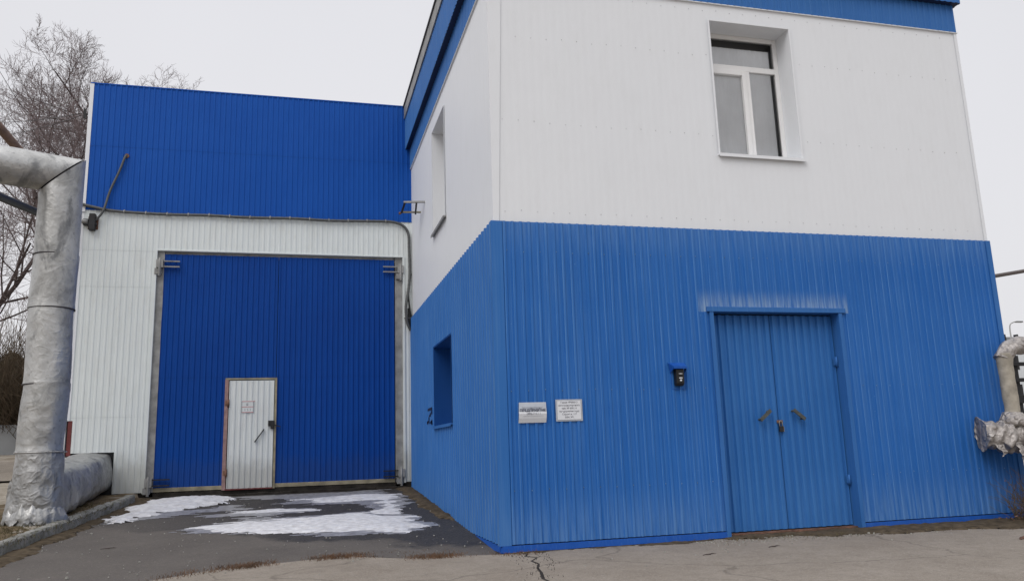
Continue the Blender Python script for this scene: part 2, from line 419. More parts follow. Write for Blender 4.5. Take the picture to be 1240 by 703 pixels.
# wall frames: front wall of the office (y=0), its side wall (x=0), hall front (y=D)
W, D, HB, HW, HS = 8.08, 8.13, 4.26, 7.87, 8.36
PA = lambda u, o, z: Vector((u, -o, z))
PB = lambda u, o, z: Vector((-o, u, z))
PC = lambda u, o, z: Vector((u, D-o, z))
PR = lambda u, o, z: Vector((W+o, u, z))
def gz(x, y):
    if y <= 0: z = 0.
    elif y < 8: z = .06*y
    else: z = .48+.045*(min(y, 62)-8)
    t = min(1, max(0, (x-1)/7)); t = t*t*(3-2*t)
    return z*(1-t)

# ================================================================== OFFICE BLOCK
office = thing('office_building', 'two-storey building, white sheet above and faded light blue sheet below, with cornice', 'building', (W/2, 0, 0))
# lower blue
dh = (3.12, 5.15, -1, 3.06)
mb = MB(); corrugated(mb, PA, cut(.10, W-.05, .10, HB, [dh, (0, 9, 3.06, 3.62)], (), .03), depth=.017, jit=.003)
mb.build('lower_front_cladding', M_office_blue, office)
mb = MB()
for z in (.75, 2.0, 3.85): screws(mb, PA, [u for u in [.16+.23*i for i in range(34)] if not (dh[0]-.05 < u < dh[1]+.05 and z < 3.1)], z, .033, .009)
mb.build('cladding_screws', M_screw, office, kind='stuff')
mb = MB(); corrugated(mb, PA, [(.10, W-.05, 3.06, 3.62, .03)], depth=.017, jit=.003)
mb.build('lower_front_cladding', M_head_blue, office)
wl = (3.05, 4.82, 1.70, 3.16)
mb = MB(); corrugated(mb, PB, cut(.07, D-.02, .10, HB, [wl], (), .03), depth=.022, jit=.001, slope=.018, pitch=PITCH*1.5, crest=.05)
for z in (.75, 3.7): screws(mb, PB, [.16+.23*i for i in range(34)], z, .031)
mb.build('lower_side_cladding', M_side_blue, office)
# upper white
wa = (3.47, 4.85, 5.42, 7.58)
mb = MB(); corrugated(mb, PA, cut(.06, W-.02, HB-.05, HW, [wa], (), 0), depth=.0008, jit=.0004, crest=.05, slope=.012)
mb.build('upper_front_cladding', M_off_white, office)
mb = MB()
for z in (4.42, 5.72, 7.0, 7.75): screws(mb, PA, [u for u in [.16+.23*i for i in range(34)] if not (wa[0]-.05 < u < wa[1]+.05 and wa[2]-.05 < z < wa[3]+.05)], z, .002, .0065)
mb.build('cladding_screws', M_screw_w, office, kind='stuff')
wu = (3.56, 4.92, 5.37, 7.48)
mb = MB(); corrugated(mb, PB, cut(.06, D-.02, HB-.05, HW, [wu], (), 0), depth=.0012, jit=.0004, crest=.05, slope=.012)
mb.build('upper_side_cladding', M_off_white, office)
# far right side (hidden from the front) and backing
mb = MB(); corrugated(mb, PR, [(.06, D, .1, HB, .0)]); mb.build('lower_side_cladding', M_side_blue, office)
mb = MB(); corrugated(mb, PR, [(.06, D, HB-.05, HS, -.01)]); mb.build('upper_side_cladding', M_off_white, office)
# blue frieze below the cornice
mb = MB(); corrugated(mb, PA, [(-.0, W, HW, HS, .022)]); corrugated(mb, PB, [(.0, D, HW, HS, .022)]); corrugated(mb, PR, [(0, D, HW, HS, .022)])
mb.build('frieze', M_fascia, office)
mb = MB()      # little drip strip at the frieze foot
mb.box((-.03, -.03, HW-.012), (W+.03, -.002, HW)); mb.box((-.03, 0, HW-.012), (-.002, D-.03, HW))
mb.build('drip_strip', M_off_white, office)
# cornice
E_ = .13; ER = .07
mb = MB(); mb.box((-E_, -E_, HS), (W+ER, D, HS+.03)); mb.build('soffit', M_navy, office)
mb = MB()
PAo = lambda u, o, z: Vector((u, -E_-o, z)); PBo = lambda u, o, z: Vector((-E_-o, u, z)); PRo = lambda u, o, z: Vector((W+ER+o, u, z))
corrugated(mb, PAo, [(-E_, W+ER, HS-.004, 9.13, .0)]); corrugated(mb, PBo, [(-E_, D, HS-.004, 9.13, 0)]); corrugated(mb, PRo, [(-E_, D, HS-.004, 9.13, 0)])
mb.build('cornice', M_fascia, office)
mb = MB()
for a, b in (((-E_-.02, -E_-.02), (W+E_+.02, -E_-.02)), ((-E_-.02, D), (-E_-.02, -E_-.02))):
    pass
mb.box((-E_-.035, -E_-.035, 9.12), (W+ER+.035, -E_, 9.42)); mb.box((-E_-.035, -E_, 9.12), (-E_, D, 9.42)); mb.box((W+ER, -E_, 9.12), (W+ER+.035, D, 9.42))
mb.build('parapet_flashing', M_steel, office)
mb = MB(); mb.box((-E_-.06, -E_-.06, 9.42), (W+ER+.06, D, 9.46)); mb.build('roof', M_roof, office)
# trims
mb = MB()
mb.box((-.052, -.043, .088), (.102, -.03, HB)); mb.box((-.0519, -.03, .088), (-.03, .072, HB))
mb.build('corner_trim', M_side_blue, office, .003)
mb = MB(); mb.box((W-.06, -.046, .12), (W+.03, -.032, HB)); mb.box((W+.018, -.032, .12), (W+.03, .08, HB)); mb.build('corner_trim', M_fascia, office, .003)
mb = MB(); mb.prism([(-.012, -.014, HB), (.07, -.014, HB), (.20, -.014, HW-.012), (-.012, -.014, HW-.012)], (0, .005, 0)); mb.box((-.0119, -.009, HB), (-.008, .06, HW-.012)); mb.build('corner_trim', M_off_white, office)
mb = MB(); mb.box((W-.04, -.014, HB), (W+.016, -.009, HW-.012)); mb.box((W+.012, -.009, HB), (W+.016, .06, HW-.012)); mb.build('corner_trim', M_off_white, office)
def flash(a, b, n, z0=.012, z1=.088):      # foot flashing, pressed sheet leaning out
    mb = MB(); a = Vector(a); b = Vector(b); n = Vector(n); k = 14; vs = []
    for i in range(k+1):
        p = a+(b-a)*i/k; dz = .010*h2(i*.9, 4)
        vs += [p+n*.02+Vector((0, 0, z1)), p+n*.046+Vector((0, 0, z1)), p+n*.060+Vector((0, 0, z0+dz)), p+n*.02+Vector((0, 0, z0+dz))]
    mb.add(vs, [(i*4+m, i*4+m+1, (i+1)*4+m+1, (i+1)*4+m) for i in range(k) for m in range(3)])
    mb.build('base_flashing', M_trim_blue, office)
flash((-.06, 0, 0), (3.12, 0, 0), (0, -1, 0)); flash((5.15, 0, 0), (W+.06, 0, 0), (0, -1, 0))
flash((0, D-.05, 0), (0, -.06, 0), (-1, 0, 0))
mb = MB(); mb.box((1.0, 1.0, -.1), (W-.12, D, HS-.02)); mb.build('inner_core', M_dark, office)
mb = MB(); mb.box((3.0, .20, -.05), (5.3, .28, 3.2)); mb.build('door_backing', M_dark, office)
mb = MB(); mb.box((.0, .0, -.1), (3.1, .12, .10)); mb.box((5.17, 0, -.1), (W, .12, .10)); mb.box((0, .12, -.1), (.12, D, .10)); mb.box((3.1, .30, -.1), (5.17, .5, .05))
mb.build('plinth', M_plinth, office)
# upper front window
def reveal(P, u0, u1, z0, z1, depth, mat, parent, lip=.03, out=.02):
    mb = MB()
    q = lambda a, b, c, d: mb.add([a, b, c, d], [(0, 1, 2, 3)])
    for (a, b) in (((u0, z0), (u0, z1)), ((u0, z1), (u1, z1)), ((u1, z1), (u1, z0))):
        q(P(a[0], out, a[1]), P(b[0], out, b[1]), P(b[0], -depth, b[1]), P(a[0], -depth, a[1]))
    for (a, b, c, d) in ((u0-lip, u0+.002, z0, z1+lip), (u1-.002, u1+lip, z0, z1+lip), (u0+.002, u1-.002, z1-.002, z1+lip)):
        q(P(a, out, c), P(b, out, c), P(b, out, d), P(a, out, d))
    return mb.build('window_reveal', mat, parent)
win = MB()
DW = .34
fu0, fu1, fz0, fz1 = wa[0], wa[1], wa[2]+.02, wa[3]
def frame_bar(mb, P, u0, u1, z0, z1, o0, o1): 
    a = P(u0, o0, z0); b = P(u1, o1, z1)
    mb.box((min(a.x, b.x), min(a.y, b.y), z0), (max(a.x, b.x), max(a.y, b.y), z1))
tz = 6.98
mu = 4.27
for (a, b, c, d) in ((fu0, fu0+.07, fz0, fz1), (fu1-.07, fu1, fz0, fz1), (fu0+.07, fu1-.07, fz0, fz0+.07), (fu0+.07, fu1-.07, fz1-.07, fz1), (fu0+.07, fu1-.07, tz, tz+.09), (mu-.045, mu+.045, fz0+.07, tz)):
    frame_bar(win, PA, a, b, c, d, -DW, -DW-.07)
wframe = win.build('window', M_pvc, office, .006, label='tall white plastic window of the upper storey with transom')
reveal(PA, *wa, DW+.02, M_off_white, wframe)
mb = MB()      # opening casement, left
for (a, b, c, d) in ((fu0+.05, fu0+.12, fz0+.05, tz), (mu-.10, mu-.03, fz0+.05, tz), (fu0+.12, mu-.10, fz0+.05, fz0+.13), (fu0+.12, mu-.10, tz-.08, tz)):
    frame_bar(mb, PA, a, b, c, d, -DW+.022, -DW-.05)
mb.build('casement', M_pvc, wframe, .006)
mb = MB()
for (a, b, c, d) in ((fu0+.12, mu-.10, fz0+.13, tz-.08), (mu+.045, fu1-.07, fz0+.07, tz), (fu0+.07, fu1-.07, tz+.09, fz1-.07)):
    mb.add([PA(a, -DW-.03, c), PA(b, -DW-.03, c), PA(b, -DW-.03, d), PA(a, -DW-.03, d)], [(0, 1, 2, 3)])
mb.build('pane', M_glass, wframe)
mb = MB()      # blinds inside
nn = 40
for k in range(nn):
    u = fu0+.03+(fu1-fu0-.16)*k/nn; u2 = fu0+.03+(fu1-fu0-.16)*(k+1)/nn
    o = -DW-.045-.003*math.sin(k*1.9); o2 = -DW-.045-.003*math.sin((k+1)*1.9)
    mb.add([PA(u, o, fz0), PA(u2, o2, fz0), PA(u2, o2, fz1-.20), PA(u, o, fz1-.20)], [(0, 1, 2, 3)], True)
mb.build('curtain', M_curtain, wframe)
mb = MB(); mb.box((wa[0]-.1, DW+.3, wa[2]-.1), (wa[1]+.1, DW+.32, wa[3]+.1)); mb.build('inner_shade', M_fargrey, wframe)
mb = MB(); mb.box((wa[0]-.03, -.055, wa[2]-.012), (wa[1]+.05, DW, wa[2]+.014)); mb.box((wa[0]-.03, -.055, wa[2]-.035), (wa[1]+.05, -.048, wa[2]-.012))
mb.build('window_sill', M_off_white, wframe)
# side windows
def side_window(w, mat, label, sillmat, blind):
    u0, u1, z0, z1 = w
    f = MB()
    for (a, b, c, d) in ((u0, u0+.07, z0, z1), (u1-.07, u1, z0, z1), (u0+.07, u1-.07, z0, z0+.07), (u0+.07, u1-.07, z1-.07, z1), ((u0+u1)/2-.04, (u0+u1)/2+.04, z0+.07, z1-.07)):
        frame_bar(f, PB, a, b, c, d, -.40, -.47)
    fo = f.build('window', M_pvc, office, .005, label=label)
    reveal(PB, u0, u1, z0, z1, .42, mat, fo, out=.056 if z0 < 3 else .02)
    g = MB(); g.add([PB(u0+.07, -.43, z0), PB(u1-.07, -.43, z0), PB(u1-.07, -.43, z1), PB(u0+.07, -.43, z1)], [(0, 1, 2, 3)]); g.build('pane', M_glass, fo)
    g = MB(); g.box((.62, u0-.1, z0-.1), (.64, u1+.1, z1+.1)); g.build('inner_shade', blind, fo)
    s = MB(); o = -.085 if z0 < 3 else -.06
    s.box((o, u0-.03, z0-.015), (.40, u1+.03, z0+.012)); s.box((o, u0-.03, z0-.04), (o+.006, u1+.03, z0-.015)); s.build('window_sill', sillmat, fo)
side_window(wu, M_off_white, 'narrow-looking white window high in the side wall', M_steel, M_curtain)
side_window(wl, M_deepblue, 'deep blue-lined window low in the side wall', M_fascia, M_dark)
# double door
ddoor_rec = .13
dframe = MB()
dframe.box((3.06, -.062, .0), (3.12, ddoor_rec+.05, 3.06)); dframe.box((5.15, -.062, .0), (5.21, ddoor_rec+.05, 3.06)); dframe.box((3.02, -.07, 3.06), (5.27, ddoor_rec+.05, 3.13))
dfr = dframe.build('door_frame', M_fascia, office, .004)
mid = 4.11
def PAd(u, o, z): return Vector((u, ddoor_rec-o, z))
for (a, b, sgn) in ((3.135, mid-.006, 1), (mid+.006, 5.135, -1)):
    mb = MB(); corrugated(mb, PAd, cut(a, b, .06, 3.04, [], (), 0), depth=.030, pitch=.1245, phase=3.15, slope=.016, crest=.045, jit=.003)
    mb.box((a, ddoor_rec, .06), (b, ddoor_rec+.04, 3.04))
    lf = mb.build('door_leaf', M_door_blue, office)
    # slanted pull handle on stand-offs
    cx = 3.85 if sgn > 0 else 4.39; rot = Matrix.Rotation(R(-38 if sgn > 0 else 38), 4, 'Y').to_3x3()
    hb = MB(); piv = (cx, .04, 1.61)
    hb.box((cx-.11, .015, 1.585), (cx+.11, .035, 1.635), rot, piv)
    hb.box((cx-.10, .03, 1.595), (cx-.075, ddoor_rec-.01, 1.62), rot, piv); hb.box((cx+.075, .03, 1.595), (cx+.10, ddoor_rec-.01, 1.62), rot, piv)
    hb.build('handle', M_handle, lf, .003)
    for hz in (.68, 2.36):
        hx = a+.01 if sgn > 0 else b-.01
        g = MB(); g.tube([(hx, .07, hz-.07), (hx, .07, hz+.07)], .017, 10); g.box((hx-.025, .075, hz-.05), (hx+.025, .11, hz+.05)); g.build('hinge', M_dark if sgn > 0 else M_fascia, lf)
mb = MB(); mb.box((mid-.05, .085, 1.50), (mid-.01, .115, 1.54)); mb.box((mid+.0, .085, 1.50), (mid+.04, .115, 1.54)); mb.build('lock_eye', M_rusty, office)
mb = MB(); mb.box((3.12, .03, .0), (5.15, ddoor_rec+.05, .045)); mb.build('door_sill', M_rusty, office)
# painted-on mark
mb = MB()
def stroke(p, q, w=.03): 
    a = PB(p[0], .056, p[1]); b = PB(q[0], .056, q[1]); mb.bar(a, b, w, .002, (1, 0, 0))
for p, q in (((5.62, 2.05), (5.12, 2.06)), ((5.12, 2.06), (5.16, 1.98)), ((5.16, 1.98), (5.45, 1.92)), ((5.45, 1.92), (5.52, 1.87)), ((5.72, 1.81), (5.56, 1.81)), ((5.32, 1.80), (5.12, 1.80)), ((5.56, 1.84), (5.44, 1.80)), ((5.15, 1.85), (5.12, 1.78))): stroke(p, q, .045)
stroke((5.66, 1.81), (5.60, 1.81), .07); stroke((5.24, 1.80), (5.14, 1.80), .08)
mb.build('graffiti', M_graf, office)

# padlock hanging on the double door
pl = thing('padlock', 'small brass-edged padlock hanging in the middle of the light blue double door', 'padlock', (mid, .09, 1.38))
mb = MB(); mb.box((mid-.032, .065, 1.375), (mid+.032, .09, 1.455)); mb.build('lock_body', M_dark, pl, .006)
mb = MB(); mb.box((mid+.033, .066, 1.38), (mid+.038, .089, 1.45)); mb.build('side_plate', M_brass, pl)
mb = MB(); mb.tube([(mid-.022, .077, 1.45)]+[(mid-.022*math.cos(a), .077, 1.50+.03*math.sin(a)) for a in [math.pi*i/8 for i in range(9)]]+[(mid+.022, .077, 1.45)], .0065, 8); mb.build('shackle', M_steel, pl)

# intercom under its hood
ic = thing('door_intercom', 'small black call panel under a blue hood, left of the light blue door', 'intercom', (2.5, -.04, 2.0))
mb = MB(); mb.prism([(2.37, -.044, 2.345), (2.62, -.044, 2.345), (2.60, -.155, 2.285), (2.41, -.155, 2.285)], (0, 0, -.004))
mb.add([(2.37, -.044, 2.345), (2.41, -.155, 2.285), (2.41, -.155, 2.262), (2.40, -.044, 2.20)], [(0, 1, 2, 3)])
mb.add([(2.62, -.044, 2.345), (2.60, -.155, 2.285), (2.60, -.155, 2.262), (2.61, -.044, 2.20)], [(0, 3, 2, 1)])
mb.add([(2.41, -.1551, 2.287), (2.60, -.1551, 2.287), (2.60, -.1551, 2.255), (2.41, -.1551, 2.255)], [(0, 3, 2, 1)])
mb.build('hood', M_trim_blue, ic)
mb = MB(); mb.prism([(2.45, -.045, 2.26), (2.45, -.13, 2.25), (2.45, -.12, 2.06), (2.45, -.09, 2.025), (2.45, -.045, 2.03)], (.115, 0, 0)); mb.build('call_panel', M_black, ic, .008)
for (z, h, w) in ((2.185, .008, .05), (2.125, .014, .045), (2.09, .022, .026)):
    mb = MB(); mb.box((2.512-w/2, -.1315, z), (2.512+w/2, -.12, z+h)); mb.build('button', M_paper, ic)
mb = MB(); mb.box((2.41, -.05, 1.985), (2.62, -.043, 1.993)); mb.box((2.41, -.05, 1.993), (2.416, -.043, 2.25)); mb.box((2.614, -.05, 1.993), (2.62, -.043, 2.25)); mb.build('back_frame', M_trim_blue, ic)

# two notices
n1 = thing('paper_notice', 'buckled paper notice with grey upper half, nearer the building corner', 'notice', (.43, -.05, 1.58), 'paper notices on the blue front wall')
PN = lambda u, o, z: Vector((u, -.05-o, z))
mb = MB()
cols = 8
prof = [(1.585, .006), (1.64, .030), (1.70, .045), (1.725, .040)]
for j in range(len(prof)-1):
    for i in range(cols):
        u0 = .235+.37*i/cols; u1 = .235+.37*(i+1)/cols
        (z0, o0), (z1, o1) = prof[j], prof[j+1]
        mb.add([PN(u0, o0, z0), PN(u1, o0, z0), PN(u1, o1, z1), PN(u0, o1, z1)], [(0, 1, 2, 3)])
mb.build('sheet', M_paper, n1)
mb = MB(); mb.add([PN(.235, .040, 1.725), PN(.605, .040, 1.725), PN(.612, .0, 1.845), PN(.25, .0, 1.845)], [(0, 1, 2, 3)]); mb.build('folded_half', M_paper_grey, n1)
text_part('Автотранспортное', .036, PN, .42, 1.765, .034, M_inkgrey, n1, sx=.85)
text_part('ПРЕДПРИЯТИЕ', .044, PN, .42, 1.728, .047, M_ink, n1, bold=True, sx=1.05)
text_part('(495) 7 4 1 1', .036, PN, .43, 1.688, .048, M_ink, n1)
mb = MB(); mb.box((.29, -.0935, 1.668), (.56, -.0932, 1.6705)); mb.build('rule', M_inkgrey, n1)
n2 = thing('paper_notice', 'flat white paper notice with six typed lines, nearer the black call panel', 'notice', (.93, -.05, 1.60), 'paper notices on the blue front wall')
mb = MB(); mb.box((.765, -.056, 1.615), (1.085, -.052, 1.855)); mb.build('sheet', M_paper, n2)
mb = MB(); mb.box((.742, -.0515, 1.595), (1.108, -.0495, 1.875)); mb.build('plastic_sleeve', M_paper_grey, n2)
for i, t in enumerate(('Гараж №000013', 'автотранспортного', 'инв. № 000114', 'предприятия горо', 'Строит-я, 117', '2004. №1')):
    text_part(t, .033, PN, .925, 1.825-.038*i, .0075, M_ink, n2, sx=.95)

# ================================================================== HALL
hall = thing('garage_hall', 'tall hall with dark blue upper wall, white lower wall and big blue gate', 'building', (-3.5, D, .5))
X0 = -7.04; HT = 9.43; HM = 6.55
gate = (-5.50, -.22, .0, 5.70)
mb = MB(); corrugated(mb, PC, cut(X0+.06, .3, HM, HT, [], (8.0,), .028)); mb.build('upper_cladding', M_hall_blue, hall)
notch = (-8, -6.12, 0, 1.45)
mb = MB(); corrugated(mb, PC, cut(X0+.05, -.0, .62, HM+.05, [gate, notch, (-8, -6.93, 0, 2.10)], (2.16, 4.89, 5.68), 0), jit=.003, depth=.008)
for z in (5.0, 2.3): screws(mb, PC, [-6.95+.345*i for i in range(5)], z, .012)
mb.build('lower_cladding', M_hall_white, hall)
mb = MB(); mb.box((X0-.01, D-.045, HM-.05), (X0+.07, D-.03, HT)); mb.box((X0-.01, D-.03, .62), (X0+.0, D+.12, HT)); mb.box((X0, D-.02, 2.1), (X0+.06, D-.014, HM-.05)); mb.build('corner_trim', M_off_white, hall)
mb = MB(); mb.box((X0, D-.05, HT), (.3, D+.1, HT+.025)); mb.build('roof_edge', M_hall_blue, hall)
PL = lambda u, o, z: Vector((X0-o, u, z))
mb = MB(); corrugated(mb, PL, [(D+.12, D+16, .5, HT, 0)], jit=.003); mb.build('side_cladding', M_hall_white, hall)
mb = MB(); mb.box((X0, D+.1, HT-.05), (6, D+16, HT-.01)); mb.build('roof', M_roof, hall)
mb = MB(); mb.box((X0+.1, D+.25, .3), (5.9, D+15.9, HT-.06)); mb.build('inner_core', M_dark, hall)
mb = MB(); mb.box((X0+.02, D+.03, -.2), (-.0, D+.2, .62)); mb.build('plinth', M_plinth, hall)
mb = MB(); mb.box((X0+.03, D-.006, 1.40), (-6.93, D+.03, 2.10)); mb.build('exposed_post', M_red, hall)
mb = MB(); mb.box((X0+.03, D+.06, .5), (-6.1, D+.08, 1.5)); mb.build('pipe_opening', M_dark, hall)
# opening reveal, jambs
mb = MB()
mb.box((gate[0]-.06, D-.03, .6), (gate[0], D+.10, gate[3]+.02)); mb.box((gate[1], D-.03, .6), (gate[1]+.05, D+.10, gate[3]+.02)); mb.box((gate[0], D-.03, gate[3]), (gate[1], D+.10, gate[3]+.03))
mb.build('gate_surround', M_hall_white, hall, .003)
mb = MB()
mb.box((gate[0], D+.03, .52), (gate[0]+.145, D+.15, gate[3])); mb.box((gate[1]-.17, D+.03, .52), (gate[1], D+.15, gate[3])); mb.box((gate[0]+.15, D+.08, gate[3]-.12), (gate[1]-.17, D+.15, gate[3]))
mb.build('gate_frame', M_steel, hall, .004)
PG = lambda u, o, z: Vector((u, D+.05-o, z))
gs = -2.98; g0, g1, gz0, gz1 = gate[0]+.14, gate[1]-.19, .70, gate[3]-.06
wk = (-3.99, -2.985, .0, 2.92)
for (a, b, holes) in ((g0, gs-.006, [wk]), (gs+.006, g1, [])):
    mb = MB(); corrugated(mb, PG, cut(a, b, gz0, gz1, holes, (2.96, ), 0), depth=.016, jit=.004, phase=.02, slope=.014)
    lf = mb.build('gate_leaf', M_gate_blue, hall)
    mb = MB()
    if holes:
        mb.box((a, D+.03, .60), (wk[0]-.03, D+.09, .70))
    else: mb.box((a, D+.03, .60), (b, D+.09, .70))
    mb.build('bottom_rail', M_plank, lf, .004)
# hinges : two pairs, forked straps
for (hx, s) in ((gate[0]+.06, 1), (gate[1]-.05, -1)):
    for hz in (5.40, .80):
        mb = MB()
        mb.box((hx-.07, D-.07, hz-.08), (hx+.07, D+.035, hz+.10)); mb.box((hx-.10*1, D-.05, hz-.22), (hx+.04, D+.03, hz-.09)); mb.tube([(hx, D-.06, hz-.26), (hx, D-.06, hz+.13)], .028, 10)
        mt = M_steel if hz > 2 else M_dark
        h = mb.build('gate_hinge', M_steel, hall, .004)
        mb = MB(); mb.box((min(hx+s*.05, hx+s*.40), D-.045, hz+.055), (max(hx+s*.05, hx+s*.40), D-.0, hz+.08)); mb.box((min(hx+s*.05, hx+s*.40), D-.045, hz-.065), (max(hx+s*.05, hx+s*.40), D-.0, hz-.04))
        mb.build('hinge_strap', mt, h)
# wicket
wf = MB(); wf.box((wk[0]-.035, D+.0, .60), (wk[0]+.04, D+.08, 2.90)); wf.build('wicket_frame', M_pinkrust, hall, .004)
wf = MB(); wf.box((wk[0]-.03, D+.0, 2.90), (wk[1]+.03, D+.08, 2.94)); wf.box((wk[1]-.015, D+.0, .60), (wk[1]+.03, D+.08, 2.90)); wf.build('wicket_frame', M_plank, hall, .004)
mb = MB(); PW = lambda u, o, z: Vector((u, D+.01-o, z))
corrugated(mb, PW, [(wk[0]+.06, wk[1]-.03, .63, 2.88, 0)], depth=.014, jit=.004, phase=-3.95); mb.box((wk[0]+.055, D+.01, .62), (wk[1]-.025, D+.05, 2.885))
wd = mb.build('wicket_door', M_wicket_white, hall, label='white wicket door in the left gate leaf')
mb = MB(); mb.box((wk[0]+.03, D-.012, .60), (wk[1]-.02, D+.05, .625)); mb.build('kick_rail', M_red, wd)
for z in (2.40, .95):
    mb = MB(); mb.tube([(wk[0]+.045, D-.012, z-.08), (wk[0]+.045, D-.012, z+.08)], .022, 8); mb.box((wk[0]-.02, D-.006, z-.05), (wk[0]+.07, D+.0, z+.05)); mb.build('hinge', M_rusty, wd)
mb = MB(); mb.bar((-3.39, D-.035, 1.57), (-3.20, D-.035, 1.84), .022, .02, (0, 1, 0)); mb.box((-3.385, D-.03, 1.58), (-3.365, D+.0, 1.60)); mb.box((-3.225, D-.03, 1.80), (-3.205, D+.0, 1.82)); mb.build('handle', M_dark, wd)
mb = MB(); mb.box((-3.12, D-.05, 1.90), (-2.99, D-.005, 2.02)); mb.box((-3.07, D-.06, 1.84), (-3.0, D-.01, 1.90)); mb.build('lock_box', M_dark, wd, .006)
mb = MB(); mb.bar((-3.0, D-.03, 1.93), (-2.86, D-.03, 1.88), .02, .02); mb.build('bolt', M_dark, wd)
sg = thing('small_sign', 'small white plate with red outlined cells on the white wicket door', 'sign', (-3.55, D-.01, 2.2))
mb = MB(); mb.box((-3.67, D-.012, 2.20), (-3.43, D-.008, 2.45)); mb.build('plate', M_wicket_white, sg)
mb = MB()
for z in (2.205, 2.32, 2.435): mb.box((-3.67, D-.0155, z-.005), (-3.40 if z > 2.4 else -3.43, D-.0125, z+.005))
mb.build('red_line', M_redink, sg)
mb = MB()
for x in (-3.667, -3.437): mb.box((x-.003, D-.0148, 2.21), (x+.003, D-.0125, 2.43))
mb.build('side_line', M_inkgrey, sg)
PS = lambda u, o, z: Vector((u, D-.0135-o, z))
text_part('Я', .07, PS, -3.56, 2.345, 0, M_ink, sg); text_part('1 5 1', .07, PS, -3.55, 2.235, 0, M_inkgrey, sg)
# threshold
mb = MB()
for i in range(24):
    x0 = -5.55+i*.225; x1 = x0+.225
    mb.box((x0, D-.10+.05*h2(i, 1), .3), (x1, D+.06, .53+.02*h2(i, 3)))
mb.build('gate_threshold', M_plinth, hall, .01)

# ---- conduits and fittings
def smooth_path(pts, n=8):
    pts = [Vector(p) for p in pts]; out = []
    for i in range(len(pts)-1):
        p0 = pts[max(i-1, 0)]; p1 = pts[i]; p2 = pts[i+1]; p3 = pts[min(i+2, len(pts)-1)]
        for k in range(n):
            t = k/n
            out.append(.5*((2*p1)+(p2-p0)*t+(2*p0-5*p1+4*p2-p3)*t*t+(3*p1-p0-3*p2+p3)*t**3))
    out.append(pts[-1]); return out
cy = D-.075
cc = thing('cable_conduit', 'grey flexible conduit clipped across the hall wall and drooping at the corner', 'conduit', (-3.5, D, 6.5))
mb = MB(); path = smooth_path([(-7.05, cy, 6.66), (-6.8, cy, 6.60), (-6.37, cy, 6.53), (-5.4, cy, 6.50), (-4.5, cy, 6.515), (-3.67, cy, 6.50), (-2.7, cy, 6.52), (-1.87, cy, 6.505), (-.94, cy, 6.53), (-.45, cy, 6.53), (-.2, cy, 6.44), (-.085, cy, 6.25), (-.07, cy, 5.9), (-.06, cy, 5.3), (-.11, cy-.02, 4.82), (-.16, cy-.03, 4.5), (-.13, cy-.02, 4.17), (-.05, cy, 3.98)], 10)
rr = [.030+.003*(i % 2) for i in range(len(path))]
mb.tube(path, rr, 10); mb.build('conduit', M_conduit, cc)
for i in range(14):
    x = -6.2+i*.43
    mb = MB(); j = min(path, key=lambda p: abs(p.x-x) + (9 if p.z < 6.4 else 0)); mb.tube([(x-.012, cy, j.z), (x+.012, cy, j.z)], .037, 10); mb.box((x-.012, cy, j.z+.03), (x+.012, D-.01, j.z+.05)); mb.build('clip', M_steel, cc)
mb = MB(); mb.tube(smooth_path([(-.03, cy, 5.3), (-.09, cy+.01, 4.9), (-.07, cy, 4.5), (-.03, cy, 4.3)], 8), .018, 8); mb.build('thin_cable', M_black, cc)
jb = thing('junction_box', 'dark junction box behind the drooping conduit in the corner of the two buildings', 'junction box', (-.07, D-.03, 4.3))
mb = MB(); mb.box((-.11, D-.06, 4.08), (-.045, D-.013, 4.50)); mb.build('box', M_dark, jb, .006)
mb = MB(); mb.box((-.10, D-.068, 4.12), (-.055, D-.06, 4.46)); mb.build('cover', M_black, jb, .003)
mb = MB(); mb.tube([(-.20, D-.055, 4.27), (-.05, D-.055, 4.27)], .014, 8); mb.build('clamp_bar', M_steel, jb)
vc = thing('cable_drop', 'grey cable curving from a hole in the dark blue sheet down to the dark lamp', 'cable', (-6.5, D, 6.9))
mb = MB(); mb.tube(smooth_path([(-6.22, D-.0, 7.80), (-6.25, cy+.0, 7.76), (-6.35, cy-.01, 7.41), (-6.50, cy-.01, 6.98), (-6.57, cy-.05, 6.62), (-6.62, cy-.06, 6.46), (-6.72, cy-.03, 6.33), (-6.84, cy, 6.27)], 8), .024, 8); mb.build('cable', M_conduit, vc)
mb = MB(); mb.tube([(-6.22, D-.03, 7.80), (-6.22, D-.055, 7.80)], .05, 8); mb.build('grommet', M_rusty, vc)
fl = thing('floodlight', 'small dark wall lamp with fins at the left corner of the hall under the conduit', 'lamp', (-6.9, D-.1, 6.2))
mb = MB(); mb.box((-6.98, D-.12, 6.19), (-6.72, D-.03, 6.25)); mb.box((-6.98, D-.12, 6.28), (-6.76, D-.03, 6.33)); mb.box((-6.86, D-.16, 6.08), (-6.74, D-.03, 6.44)); mb.build('housing', M_dark, fl, .01)
mb = MB(); mb.tube([(-7.02, D-.10, 6.27), (-6.88, D-.10, 6.27)], .05, 12); mb.build('lens', M_steel, fl)
mb = MB(); mb.box((-6.9, D-.03, 6.12), (-6.7, D-.013, 6.4)); mb.build('bracket', M_rusty, fl)

